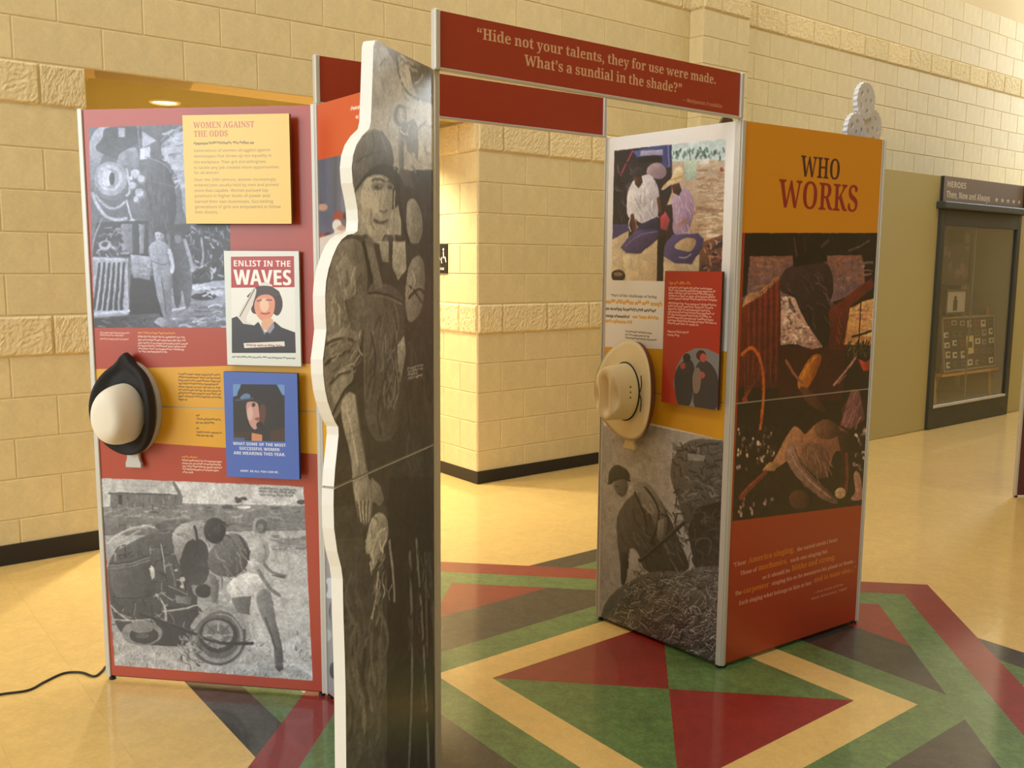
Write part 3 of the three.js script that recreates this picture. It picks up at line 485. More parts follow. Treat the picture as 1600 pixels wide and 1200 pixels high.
  a.shade(G(176), G(110), 0.5, 886, 300, 896, 256, 934, 240, 976, 262, 982, 304, 962, 338, 918, 340, 892, 330); a.ell(G(92), 940, 296, 34, 38); a.ell(G(128), 934, 306, 20, 22); a.shade(G(206), G(130), 0.4, 884, 390, 930, 362, 968, 384, 988, 452, 966, 512, 906, 506, 892, 450); a.line(G(110), 7, 950, 400, 966, 450, 956, 500); a.shade(G(232), G(170), 1, 858, 490, 930, 506, 952, 536, 912, 560, 868, 530); a.line(G(116), 19, 958, 516, 1000, 566, 1072, 582); a.line(G(120), 21, 924, 552, 970, 640, 1040, 690); a.line(G(70), 5, 1000, 578, 1070, 590);
  a.soft(0).print(0.1, 1.6, 0.35).unclip();
  a.z(0, 0, 1);
  panel('women_exhibit_panel', 'red and yellow exhibit panel with two old photographs of working women', FL, a, { edges: [0.02, 0.016] });
}
// mounted boards and posters: a rigid sheet standing off a panel, its face printed
function mounted(name, label, category, F, corners, off, thick, ppm, draw, side) {
  const pts = corners.map(([x, y]) => onPanel(F, x, y, off)), s0 = (pts[0][0] + pts[3][0]) / 2, s1 = (pts[1][0] + pts[2][0]) / 2, y1 = (pts[0][1] + pts[1][1]) / 2, y0 = (pts[2][1] + pts[3][1]) / 2;
  const a = new Art(F, s0, s1, y0, y1, ppm, off); draw(a);
  const g = new THREE.Group(); g.name = name; g.position.copy(F.o).addScaledVector(F.d, (s0 + s1) / 2); g.position.y = y0; g.rotation.y = F.yaw;
  const b = new THREE.BoxGeometry(s1 - s0, y1 - y0, thick); b.translate(0, (y1 - y0) / 2, off - thick / 2); const sm = std(side, 0.5);
  mesh('sheet', b, [sm, sm, sm, sm, a.material(printFinish), sm], g);
  for (const [x, y] of [[-0.3, 0.15], [0.3, 0.15], [-0.3, 0.85], [0.3, 0.85]]) { const c = new THREE.CylinderGeometry(0.006, 0.006, off - thick, 10); c.rotateX(Math.PI / 2); c.translate(x * (s1 - s0), y * (y1 - y0), (off - thick) / 2 + 0.0005); mesh('standoff', c, aluMat, g); }
  return tag(g, label, category);
}
const SERIF = 'bold #px serif', SANS = 'bold #px sans-serif', BODY = '#px sans-serif';
mounted('text_board', 'yellow text board with a red heading mounted on the women panel', 'sign', FL, [[286.5, 182], [452, 175.5], [455, 348.5], [289.5, 350.5]], 0.042, 0.016, 1700, (a) => {
  a.fill('rgb(238,200,92)').z(0, 60, 0.3375);
  a.text('WOMEN AGAINST', 'rgb(190,96,60)', SERIF, 895, 416, 1178, 408, 28); a.text('THE ODDS', 'rgb(190,96,60)', SERIF, 897, 456, 1056, 450, 28);
  const L = [['Generations of women struggled against', 897, 526, 1252, 517], ['stereotypes that threw up not equality in', 897, 552, 1258, 544], ['the workplace. Their grit and willingness', 898, 579, 1232, 572], ['to tackle any job created more opportunities', 898, 605, 1292, 595], ['for all women.', 899, 628, 1018, 625], ['Over the 20th century, women increasingly', 899, 661, 1278, 655], ['entered jobs usually held by men and proved', 900, 686, 1290, 679], ['more than capable. Women pursued top', 900, 711, 1242, 704], ['positions in higher levels of power and', 901, 736, 1250, 730], ['started their own businesses. Succeeding', 901, 762, 1265, 756], ['generations of girls are empowered to follow', 902, 787, 1300, 780], ['their dreams.', 903, 811, 1012, 808]];
  a.tiny('rgb(128,98,40)', 11, [[896, 492, 1176, 485]]);
  for (const [t, ...q] of L) a.text(t, 'rgb(128,98,40)', BODY, ...q, 13);
}, rgb(120, 84, 24));
mounted('recruiting_poster', 'white recruiting poster with a red heading and a woman in dark uniform', 'poster', FL, [[350.5, 393], [467.5, 391.5], [469.5, 571], [354.5, 571.5]], 0.022, 0.012, 1900, (a) => {
  a.fill('rgb(224,232,226)').z(345, 385, 0.1583);
  a.poly('rgb(238,240,236)', 100, 100, 724, 94, 740, 1052, 110, 1052); a.poly('rgb(176,44,44)', 100, 102, 722, 96, 728, 402, 104, 408);
  a.text('ENLIST IN THE', 'rgb(250,248,242)', SANS, 122, 196, 694, 194, 60); a.text('WAVES', 'rgb(250,248,242)', SANS, 128, 378, 698, 374, 150);
  a.text('WAVES', 'rgb(250,248,242)', SANS, 134, 378, 704, 374, 150);
  a.soft(1.1); a.blob('rgb(58,36,34)', 300, 440, 350, 400, 440, 380, 560, 420, 610, 520, 610, 620, 560, 700, 500, 640, 330, 680, 290, 620, 330, 560);
  a.blob('rgb(226,152,124)', 330, 540, 380, 480, 480, 470, 540, 520, 530, 640, 500, 710, 430, 750, 370, 710, 330, 630); a.ell('rgb(240,200,170)', 430, 580, 46, 70); a.line('rgb(120,70,60)', 12, 360, 540, 400, 530); a.line('rgb(120,70,60)', 12, 450, 530, 500, 530); a.line('rgb(176,60,54)', 14, 400, 660, 440, 672, 480, 655);
  a.blob('rgb(226,174,140)', 400, 720, 520, 700, 520, 800, 450, 840, 400, 800);
  a.blob('rgb(70,50,50)', 270, 480, 330, 420, 420, 385, 520, 410, 590, 450, 570, 500, 470, 470, 380, 480, 310, 510, 250, 500); a.blob('rgb(226,226,220)', 360, 395, 420, 345, 500, 370, 520, 400, 440, 385); 
  a.blob('rgb(222,220,214)', 160, 690, 250, 540, 320, 420, 360, 410, 330, 540, 270, 660, 240, 740, 330, 770, 300, 785, 200, 770); a.line('rgb(120,110,104)', 10, 190, 690, 270, 540, 330, 430);
  a.poly('rgb(42,42,52)', 108, 710, 160, 690, 220, 764, 330, 780, 370, 745, 440, 850, 530, 740, 600, 800, 734, 850, 740, 1052, 110, 1052); a.poly('rgb(150,150,172)', 385, 770, 440, 850, 520, 745, 530, 800, 480, 870, 455, 850, 430, 870); a.poly('rgb(34,34,44)', 440, 850, 480, 850, 476, 930, 446, 930);
  a.soft(0).poly('rgb(232,228,222)', 225, 955, 628, 938, 632, 986, 232, 1004); a.tiny('rgb(150,90,90)', 18, [[250, 984, 610, 972]]); a.tiny('rgb(96,100,84)', 15, [[112, 1098, 736, 1106]]);
}, rgb(170, 178, 172));
mounted('army_poster', 'blue poster with a soldier in a dark helmet and white lettering', 'poster', FL, [[349.5, 581], [465, 583.5], [467, 749], [354, 745]], 0.042, 0.018, 1900, (a) => {
  a.fill('rgb(70,104,190)').z(340, 570, 0.1584); const q = [150, 190, 660, 196, 664, 760, 158, 744];
  a.clip(...q).fill('rgb(34,34,38)'); a.soft(1.6);
  a.poly('rgb(104,148,206)', 140, 180, 232, 180, 205, 300, 140, 320); a.poly('rgb(104,148,206)', 580, 190, 680, 190, 680, 300, 640, 300);
  a.blob('rgb(28,28,34)', 180, 330, 220, 210, 330, 170, 500, 170, 600, 230, 650, 350, 660, 600, 560, 600, 500, 360, 300, 340); a.blob('rgb(96,128,170)', 210, 330, 260, 280, 320, 285, 330, 330, 250, 350); a.line('rgb(60,80,110)', 14, 180, 350, 250, 345, 350, 330);
  a.blob('rgb(196,150,142)', 275, 370, 330, 360, 400, 370, 410, 470, 420, 560, 380, 650, 330, 620, 290, 520); a.ell('rgb(212,178,170)', 320, 480, 30, 70); a.blob('rgb(60,38,34)', 335, 380, 372, 372, 372, 410, 342, 420); a.ell('rgb(150,80,84)', 400, 535, 34, 18); a.blob('rgb(90,54,46)', 420, 380, 480, 400, 470, 560, 420, 640, 410, 500); a.ell('rgb(26,24,26)', 415, 595, 34, 36);
  a.line('rgb(20,20,22)', 12, 285, 560, 340, 640, 400, 660, 470, 620); a.poly('rgb(206,140,96)', 335, 670, 440, 690, 440, 760, 335, 752); a.poly('rgb(58,42,32)', 160, 660, 320, 660, 300, 760, 160, 760); a.poly('rgb(70,96,130)', 160, 715, 270, 720, 260, 760, 160, 760); a.poly('rgb(64,44,34)', 520, 650, 670, 620, 670, 770, 520, 770);
  a.soft(0).unclip();
  a.text('WHAT SOME OF THE MOST', 'rgb(226,230,240)', SANS, 152, 790, 674, 812, 30); a.text('SUCCESSFUL WOMEN', 'rgb(226,230,240)', SANS, 214, 838, 612, 856, 30); a.text('ARE WEARING THIS YEAR.', 'rgb(226,230,240)', SANS, 158, 882, 672, 908, 30); a.text('ARMY. BE ALL YOU CAN BE.', 'rgb(226,230,240)', SANS, 222, 1054, 604, 1074, 20);
}, rgb(36, 50, 96));

// ------------------------------------------------------------------ orange panel inside the arch
const FO = frameOf('P1', 'P2');
{
  const a = new Art(FO, 0, FO.w, BOT, TOP, 700).fill(INK.orange);
  a.z(480, 100, 0.25); a.tiny(INK.white, 22, [[272, 292, 620, 200], [304, 342, 600, 262]]);
  a.z(0, 0, 1); a.poly(INK.yellow, 480, 571, 700, 540, 700, 730, 480, 716); a.poly('rgb(150,56,40)', 480, 380, 700, 330, 700, 545, 480, 571);
  a.clip(497, 250, 700, 205, 700, 500, 500, 520).fill(bl(104)); a.soft(1.6); for (let k = 0; k < 7; k++) a.poly(bl(rr(86, 122)), 497 + k * 12, 230, 503 + k * 12, 225, 503 + k * 12, 330, 497 + k * 12, 330);
  for (let k = 0; k < 40; k++) a.ell(['rgb(48,64,120)', 'rgb(216,214,212)', 'rgb(150,70,64)', 'rgb(58,52,56)', 'rgb(190,150,130)'][k % 5], rr(497, 600), rr(310, 400), rr(3, 9), rr(3, 10)); a.poly('rgb(214,206,200)', 497, 372, 600, 340, 600, 400, 497, 410); a.soft(0).unclip();
  a.clip(490, 716, 700, 730, 720, 1260, 505, 1075).fill(gr(150, -1)); a.soft(1.1); for (let k = 0; k < 80; k++) a.ell(gr(rr(50, 220), -2), rr(490, 600), rr(716, 1100), rr(3, 12), rr(6, 22)); a.soft(0).unclip();
  panel('orange_exhibit_panel', 'orange exhibit panel behind the cut-out, seen edge-on beside the red women panel', FO, a);
}

// ------------------------------------------------------------------ cut-out panel with a working woman
const CUT_ANG = 109.4 * Math.PI / 180, CW = 0.62;
const FC = { o: new THREE.Vector3(PLAN.P2[0], 0, PLAN.P2[1]), w: CW, yaw: Math.PI - CUT_ANG, d: new THREE.Vector3(-Math.cos(CUT_ANG), 0, -Math.sin(CUT_ANG)) };
FC.n = new THREE.Vector3(-FC.d.z, 0, FC.d.x);
{
  const a = new Art(FC, -CW, 0, BOT, TOP + 0.02, 950).fill(gr(96, -0.8)); a.soft(1.6);
  const k = (v) => gr(v * 1.62 + 12, -0.8);
  a.z(440, 0, 1 / 3);
  // machinery behind her
  a.shade(k(112), k(140), 0.6, 330, 100, 720, 180, 800, 300, 800, 1100, 330, 1100); a.shade(k(82), k(104), 0.5, 440, 170, 560, 200, 720, 300, 800, 420, 650, 470, 560, 330, 500, 240); a.shade(k(150), k(120), 1, 545, 300, 596, 300, 640, 440, 600, 450, 560, 380); a.shade(k(70), k(96), 0.3, 596, 300, 800, 330, 800, 500, 640, 470, 610, 380); a.line(k(58), 8, 535, 260, 548, 360, 590, 440, 650, 470); a.line(k(140), 4, 548, 262, 560, 360, 600, 436);
  a.ell(k(72), 556, 540, 32, 54); a.ell(k(116), 562, 540, 20, 38); a.shade(k(70), k(96), 0.2, 560, 590, 620, 556, 660, 640, 640, 740, 590, 710); a.shade(k(96), k(60), 0, 546, 600, 570, 600, 572, 800, 548, 800); a.shade(k(134), k(160), 0.2, 640, 540, 800, 440, 800, 820, 640, 780); a.poly(k(40), 560, 800, 800, 790, 800, 1240, 560, 1240); a.poly(k(58), 530, 780, 600, 800, 620, 880, 540, 860); a.strokes(50, 450, 240, 720, 780, (t) => k(80 + 70 * t), 4, 10, 60, 1.2, 1.2);
  // cap and face
  a.shade(k(80), k(48), 0.8, 328, 780, 342, 690, 380, 630, 430, 600, 484, 622, 520, 690, 528, 790, 470, 772, 400, 812, 352, 900, 332, 860); a.line(k(32), 9, 345, 892, 396, 806, 470, 766, 524, 786); a.line(k(44), 6, 424, 622, 444, 680, 400, 740); a.line(k(92), 7, 400, 640, 410, 690, 380, 750); a.line(k(88), 6, 470, 640, 490, 700); a.line(k(46), 5, 350, 760, 400, 720, 470, 710);
  a.blob(k(36), 380, 810, 460, 768, 550, 800, 575, 880, 545, 990, 380, 970); a.shade(k(150), k(106), 0.1, 372, 880, 398, 824, 460, 812, 508, 836, 522, 900, 514, 1000, 488, 1100, 452, 1152, 404, 1104, 372, 1010); a.shade(k(166), k(140), 0.3, 396, 900, 436, 850, 466, 900, 452, 1000, 404, 1010); a.ell(k(96), 450, 872, 30, 20); a.ell(k(48), 452, 876, 17, 9); a.ell(k(160), 458, 874, 4, 4); a.ell(k(84), 510, 874, 16, 16); a.ell(k(46), 508, 878, 10, 8); a.line(k(50), 7, 424, 846, 456, 832, 482, 850); a.line(k(52), 6, 496, 850, 518, 852); a.shade(k(164), k(110), 0, 472, 880, 484, 940, 494, 980, 476, 992, 460, 980); a.line(k(76), 6, 458, 988, 478, 996, 496, 986); a.line(k(64), 9, 432, 1032, 462, 1050, 496, 1034); a.line(k(126), 6, 440, 1062, 466, 1072, 488, 1060); a.line(k(90), 6, 420, 1000, 416, 1040, 432, 1070); a.shade(k(92), k(70), 1.5, 400, 1090, 450, 1152, 496, 1104, 510, 1230, 396, 1230);
  a.shade(k(122), k(84), 0.5, 586, 940, 620, 920, 654, 980, 664, 1090, 620, 1190, 584, 1090); a.line(k(30), 20, 540, 830, 552, 980, 604, 1170); a.line(k(116), 9, 530, 900, 522, 1050, 534, 1196);
  // blouse, overalls, arms
  a.z(440, 380, 1 / 3);
  a.poly(k(44), 380, 0, 800, 0, 800, 1230, 220, 1230, 250, 850); a.shade(k(104), k(70), 0.2, 236, 60, 262, -10, 330, -30, 388, 0, 402, 110, 402, 300, 372, 470, 344, 560, 304, 700, 254, 846, 214, 750, 192, 600, 212, 430, 202, 230);
  a.shade(k(126), k(90), 0.4, 256, 110, 300, 50, 346, 120, 340, 250, 290, 260); a.strokes(40, 220, 40, 390, 460, (t) => k(58 + 74 * t), 5, 12, 110, 1.5, 0.35); a.shade(k(66), k(82), 0, 292, 270, 384, 220, 392, 400, 332, 424); a.shade(k(124), k(84), 0.8, 212, 440, 290, 396, 362, 420, 300, 484, 228, 548); a.line(k(38), 11, 206, 566, 268, 512, 344, 508); a.line(k(44), 8, 210, 474, 262, 440, 336, 452); a.strokes(22, 210, 440, 340, 640, (t) => k(56 + 74 * t), 5, 9, 80, -0.7, 0.4); a.shade(k(128), k(88), 0.6, 226, 700, 258, 588, 322, 566, 344, 622, 304, 692, 250, 768); a.line(k(34), 11, 238, 806, 280, 704, 348, 640); a.line(k(50), 8, 226, 660, 260, 620, 320, 600);
  a.shade(k(74), k(52), 0.2, 398, 210, 440, 180, 540, 200, 586, 300, 566, 600, 548, 930, 392, 930, 378, 500); a.poly(k(86), 384, -20, 424, -20, 474, 200, 440, 222); a.poly(k(30), 372, -10, 390, -10, 430, 170, 418, 190); a.shade(k(146), k(110), 1.3, 520, -10, 578, -10, 584, 120, 546, 172, 518, 110); a.shade(k(136), k(96), 1.3, 454, -10, 502, -10, 502, 92, 470, 82); a.line(k(40), 7, 408, 236, 480, 230, 566, 272); a.line(k(92), 5, 410, 246, 480, 242, 560, 282);
  a.strokes(46, 396, 270, 556, 700, (t) => k(40 + 50 * t), 5, 11, 260, 1.6, 0.06);
  a.shade(k(112), k(70), 0.4, 586, 130, 610, 70, 648, 48, 674, 110, 668, 300, 604, 392, 574, 300); a.line(k(40), 9, 596, 256, 640, 206, 668, 232); a.line(k(42), 7, 598, 196, 640, 250, 664, 284); a.line(k(126), 6, 610, 120, 630, 170, 612, 220); a.shade(k(124), k(90), 1.2, 542, 480, 574, 430, 582, 520, 562, 624, 544, 594); a.strokes(30, 590, 420, 700, 1100, (t) => k(34 + 22 * t), 6, 14, 160, 1.5, 0.1);
  a.shade(k(140), k(90), 0.2, 272, 752, 300, 706, 342, 690, 358, 780, 374, 900, 402, 1060, 424, 1240, 340, 1240, 326, 1000, 288, 870); a.line(k(156), 10, 300, 760, 330, 880, 356, 1040); a.line(k(74), 8, 346, 720, 370, 900, 398, 1060); a.tiny(k(140), 9, [[590, 592, 662, 576], [590, 608, 666, 592], [590, 622, 640, 611], [592, 638, 660, 622]]);
  // hand, rag and long skirt
  a.z(440, 780, 0.35); a.poly(k(36), 480, -100, 800, -100, 800, 1400, 440, 1400); a.shade(k(64), k(52), 0, 200, 180, 470, 160, 470, 1400, 240, 1400); a.strokes(26, 240, 180, 460, 700, (t) => k(40 + 44 * t), 8, 22, 300, 1.55, 0.08);
  a.shade(k(132), k(92), 0.2, 318, -100, 402, -100, 412, -30, 404, 40, 392, 108, 362, 116, 334, 70); for (let i = 0; i < 4; i++) { a.line(k(44), 5, 334 + i * 18, 10, 344 + i * 14, 70, 352 + i * 10, 110); a.line(k(140), 5, 342 + i * 18, 0, 350 + i * 13, 60, 357 + i * 10, 100); } a.shade(k(112), k(76), 0.4, 400, -100, 442, -60, 458, 0, 440, 34, 408, 12);
  a.shade(k(146), k(92), 0.6, 386, 110, 428, 50, 470, 76, 482, 160, 452, 226, 412, 312, 394, 322, 400, 240, 370, 244); a.strokes(26, 392, 70, 470, 280, (t) => k(70 + 110 * t), 3, 8, 60, 1.7, 0.6); a.line(k(126), 12, 430, 330, 420, 440, 404, 528); a.line(k(102), 13, 480, 190, 500, 330, 502, 452); a.strokes(10, 400, 320, 500, 440, (t) => k(60 + 70 * t), 4, 8, 70, 1.6, 0.2);
  a.strokes(24, 270, 520, 450, 1000, (t) => k(44 + 40 * t), 10, 24, 400, 1.55, 0.05); a.line(k(80), 14, 572, 240, 590, 700, 560, 1350); a.line(k(84), 13, 600, 180, 640, 700, 660, 1300); a.line(k(64), 12, 640, 240, 650, 700); a.strokes(16, 560, 100, 690, 800, (t) => k(30 + 30 * t), 8, 18, 300, 1.55, 0.05);
  a.soft(0); a.z(0, 0, 1); a.print(0.1, 1.6, 0.35);
  const px = [678.5, 105, 596, 64.5, 590, 62.5, 586, 64, 583.5, 72, 583, 90, 581, 150, 579.5, 190, 577, 201, 566, 212, 557, 226, 551.5, 243, 549.5, 262, 551, 286, 555, 306, 558.5, 327, 559.5, 345, 558.5, 361, 553, 365, 543, 367, 534, 374, 527, 384, 520, 400, 513.5, 420, 509.5, 440, 508, 462, 508.5, 490, 510, 515, 507.5, 538, 504.5, 562, 505, 585, 508, 610, 512, 628, 518.5, 647, 524, 660, 528.5, 667, 529, 680, 526.5, 705, 523.5, 733, 521.5, 764, 521, 790, 522, 826, 527, 862, 533, 886, 535.5, 905, 536.5, 960, 538.5, 1020, 540, 1081, 540.5, 1140, 541, 1200, 541.5, 1290];
  const out = []; for (let i = 2; i < px.length; i += 2) out.push(onPanel(FC, px[i], px[i + 1]));
  out[out.length - 1][1] = BOT; out[0][1] = Math.min(out[0][1], TOP); const TH_CUT = 0.032;
  const cutY = (pts, lo, hi) => {           // the outline between two heights, closed along the post
    const r = []; for (let i = 0; i < pts.length; i++) { const [s, y] = pts[i]; if (y <= hi && y >= lo) r.push([s, y]); const q = pts[i + 1]; if (!q) continue; for (const lim of [hi, lo]) if ((y - lim) * (q[1] - lim) < 0) { const t = (lim - y) / (q[1] - y); r.push([s + (q[0] - s) * t, lim]); } }
    return r;
  };
  const g = new THREE.Group(); g.name = 'cutout_panel'; g.position.copy(FC.o); g.rotation.y = FC.yaw;
  const t = texOf(a.c); t.repeat.set(1 / CW, 1 / (TOP + 0.02 - BOT)); t.offset.set(1, -BOT / (TOP + 0.02 - BOT));
  const fm = std(0xffffff, 0.36, { map: t, specularIntensity: 1, clearcoat: 0.6, clearcoatRoughness: 0.3 }), em = std(rgb(236, 236, 230), 0.45);
  const piece = (name, lo, hi) => {
    const r = cutY(out, lo, hi), s = new THREE.Shape(); s.moveTo(-0.012, hi === SEAM - 0.003 ? hi : TOP); r.forEach(([x, y]) => s.lineTo(x, y)); s.lineTo(-0.012, lo); s.closePath();
    const e = new THREE.ExtrudeGeometry(s, { depth: TH_CUT, bevelEnabled: false }); e.translate(0, 0, -TH_CUT);
    return mesh(name, e, [fm, em], g);
  };
  piece('upper_cutout', SEAM + 0.003, 9); piece('lower_cutout', BOT, SEAM - 0.003);
  mesh('seam_strip', box(onPanel(FC, 524, 764)[0], -0.012, SEAM - 0.003, SEAM + 0.003, -TH_CUT + 0.003, -0.003), seamMat, g);
  mesh('edge_profile', rbox(-0.012, 0.001, BOT, TOP, -TH_CUT, 0.004, 0.003), aluMat, g);
  for (const x of [-0.03, -0.5]) { const f = new THREE.CylinderGeometry(0.011, 0.013, BOT, 12); f.translate(x, BOT / 2, -0.016); mesh('foot', f, footMat, g); }
  tag(g, 'tall grey cut-out panel of a woman in cap and overalls with white edges', 'exhibit panel');
}

// ------------------------------------------------------------------ tower on the right: white panel, title panel, two plain backs
const FW = frameOf('Q1', 'Q2'), FT = frameOf('Q2', 'R');
{
  const a = new Art(FW, 0, FW.w, BOT, TOP, 950).fill('rgb(242,243,243)');
  a.z(900, 180, 0.23333); a.clip(256, 236, 1004, 156, 972, 1120, 236, 1104).fill('rgb(206,190,162)'); a.soft(1.6);
  const pick = (...c) => (t) => c[Math.min(c.length - 1, Math.floor(t * c.length))];
  a.poly('rgb(206,228,234)', 240, 140, 1010, 100, 1010, 300, 240, 320); a.shade('rgb(200,186,172)', 'rgb(196,164,124)', 1.57, 640, 320, 1010, 300, 1010, 860, 640, 860); a.strokes(120, 790, 320, 990, 830, pick('rgb(222,208,190)', 'rgb(190,160,128)', 'rgb(214,196,170)', 'rgb(170,142,116)'), 5, 14, 90, -0.06, 0.15); a.poly('rgb(166,134,110)', 800, 610, 990, 630, 990, 650, 800, 636);
  a.poly('rgb(40,36,46)', 240, 240, 640, 190, 640, 520, 560, 720, 330, 820, 240, 800); a.facet('rgb(88,104,176)', 'rgb(58,66,120)', 0, 380, 240, 634, 184, 636, 350, 560, 360, 556, 262, 410, 280); a.shade('rgb(196,190,214)', 'rgb(140,140,180)', 1.5, 430, 240, 580, 228, 582, 266, 430, 274); a.poly('rgb(20,20,26)', 420, 284, 572, 272, 578, 312, 420, 318); a.line('rgb(168,60,96)', 12, 300, 400, 336, 320, 378, 240); a.line('rgb(120,140,190)', 9, 616, 200, 622, 340); a.strokes(40, 260, 300, 400, 700, pick('rgb(24,22,28)', 'rgb(66,58,70)', 'rgb(90,80,90)', 'rgb(40,44,60)'), 6, 14, 60, 1.2, 0.8); a.shade('rgb(186,166,178)', 'rgb(128,108,124)', 1, 460, 380, 500, 320, 570, 316, 612, 370, 590, 430, 500, 420);
  a.strokes(46, 640, 230, 1000, 300, pick('rgb(96,132,126)', 'rgb(128,158,150)', 'rgb(70,104,96)'), 6, 14, 26, -1.57, 0.5); a.poly('rgb(228,230,232)', 830, 294, 890, 288, 892, 326, 830, 332); a.shade('rgb(206,226,214)', 'rgb(170,196,180)', 1.5, 722, 300, 812, 290, 804, 430, 732, 440); a.line('rgb(96,128,120)', 8, 760, 220, 764, 300); a.ell('rgb(150,80,80)', 976, 362, 14, 16);
  a.shade('rgb(120,84,62)', 'rgb(70,46,44)', 1.2, 810, 860, 1010, 790, 1010, 1140, 810, 1140); a.strokes(50, 830, 830, 990, 1060, pick('rgb(176,128,96)', 'rgb(60,44,60)', 'rgb(130,66,58)', 'rgb(36,30,36)', 'rgb(196,160,130)'), 8, 18, 40, 0.6, 1.4);
  a.poly('rgb(44,34,38)', 330, 660, 670, 590, 670, 920, 330, 870);
  a.shade('rgb(240,240,246)', 'rgb(186,184,200)', 0.3, 336, 560, 356, 470, 400, 420, 470, 392, 520, 410, 564, 530, 548, 600, 552, 680, 500, 712, 440, 732, 390, 690, 342, 690); a.strokes(26, 360, 440, 540, 700, pick('rgb(206,204,216)', 'rgb(244,244,248)', 'rgb(176,174,190)'), 5, 10, 90, 1.4, 0.4); a.shade('rgb(104,66,56)', 'rgb(58,36,34)', 0.4, 388, 410, 440, 402, 446, 450, 420, 488, 394, 462); a.shade('rgb(64,62,74)', 'rgb(34,32,40)', 1, 366, 396, 384, 352, 430, 336, 456, 372, 456, 404, 392, 414); a.shade('rgb(58,58,104)', 'rgb(34,34,66)', 1, 416, 736, 540, 680, 554, 786, 420, 800); a.line('rgb(92,56,48)', 28, 376, 676, 384, 750, 402, 790); a.line('rgb(150,104,84)', 10, 400, 700, 404, 780); a.line('rgb(88,54,46)', 24, 552, 560, 562, 640);
  a.shade('rgb(206,182,214)', 'rgb(146,120,160)', 0.4, 634, 570, 664, 520, 700, 478, 760, 496, 796, 600, 776, 720, 740, 800, 640, 806, 652, 660); a.strokes(22, 660, 520, 780, 780, pick('rgb(212,190,220)', 'rgb(160,132,172)', 'rgb(186,160,196)'), 5, 9, 90, 1.3, 0.4); a.shade('rgb(92,58,52)', 'rgb(50,32,32)', 0.6, 640, 470, 690, 450, 706, 500, 690, 540, 650, 520); a.shade('rgb(252,244,214)', 'rgb(206,184,136)', 1.2, 562, 500, 600, 452, 640, 420, 662, 350, 704, 336, 724, 396, 694, 446, 624, 470, 584, 502); a.line('rgb(190,150,90)', 7, 632, 430, 670, 426, 716, 404); a.shade('rgb(214,84,104)', 'rgb(140,50,64)', 1, 562, 680, 600, 644, 628, 700, 606, 776, 566, 760); a.line('rgb(176,128,112)', 22, 690, 734, 732, 700);
  a.shade('rgb(232,220,194)', 'rgb(206,188,156)', 0, 230, 830, 352, 764, 352, 1130, 230, 1130); a.poly('rgb(78,70,124)', 240, 730, 352, 728, 352, 772, 240, 834); a.shade('rgb(240,228,200)', 'rgb(200,180,146)', 0.2, 312, 926, 420, 940, 552, 824, 540, 1130, 334, 1130); a.facet('rgb(96,86,140)', 'rgb(58,50,92)', 0.8, 296, 886, 340, 830, 404, 766, 540, 762, 558, 800, 520, 850, 430, 926, 336, 922); a.line('rgb(130,120,170)', 6, 330, 880, 400, 800, 540, 780); a.shade('rgb(236,222,190)', 'rgb(200,178,140)', 0.2, 574, 980, 700, 1000, 826, 930, 820, 1140, 580, 1140); a.facet('rgb(100,90,148)', 'rgb(60,54,98)', 0.8, 566, 930, 600, 860, 644, 798, 820, 792, 856, 830, 840, 890, 774, 996, 660, 990); a.shade('rgb(222,198,160)', 'rgb(170,142,112)', 0.5, 646, 886, 690, 840, 750, 816, 814, 830, 780, 910, 740, 916, 700, 900); a.line('rgb(190,180,200)', 7, 690, 950, 730, 960, 770, 930); a.poly('rgb(24,20,24)', 545, 830, 600, 800, 586, 930, 582, 1120, 540, 1120); a.ell('rgb(54,42,40)', 282, 1074, 48, 40); a.ell('rgb(150,130,110)', 282, 1064, 30, 14);
  a.soft(0).print(0.06, 1.2, 0.25).unclip();
  a.z(900, 420, 0.23333);
  a.poly(INK.yellow, 120, 520, 1060, 556, 1040, 1160, 120, 945); 
  a.text('“Part of the challenge of being', 'rgb(84,80,76)', SERIF, 232, 184, 540, 198, 16); a.tiny(INK.yellow, 24, [[200, 232, 575, 244]]); a.tiny('rgb(84,80,76)', 17, [[200, 274, 528, 290], [200, 322, 360, 330]]); a.tiny(INK.yellow, 20, [[380, 330, 560, 338], [194, 358, 370, 370]]); a.tiny('rgb(120,114,108)', 10, [[330, 424, 512, 434], [330, 446, 490, 456], [330, 466, 548, 482]]);
  // lower photograph: a farmer with a fork in a hayfield
  a.z(900, 660, 1 / 3); a.clip(60, 20, 310, 5, 700, 84, 700, 1160, 60, 1000).fill(gr(170, 0.4)); a.soft(1.6); const G = (v) => gr(v, 0.6);
  a.shade(G(176), G(150), 1.57, 40, 0, 720, 0, 720, 760, 40, 900); a.strokes(16, 120, 40, 440, 700, (t) => G(158 + 14 * t), 14, 34, 160, 0.4, 0.5);
  a.shade(G(100), G(56), 1.2, 436, 250, 456, 150, 520, 84, 600, 74, 740, 90, 740, 740, 560, 700, 524, 520, 470, 340); a.strokes(260, 450, 90, 700, 560, (t) => G(44 + 110 * t * t), 2, 7, 50, 0.4, 1.2); a.poly(G(146), 524, 144, 606, 154, 598, 182, 524, 176); a.shade(G(40), G(64), 1, 524, 500, 566, 400, 740, 350, 740, 720, 560, 690); a.strokes(90, 540, 400, 700, 690, (t) => G(30 + 60 * t), 3, 9, 60, 0.8, 1.2); a.line(G(140), 3, 560, 270, 660, 320); a.line(G(120), 3, 560, 560, 600, 530, 640, 560, 620, 620);
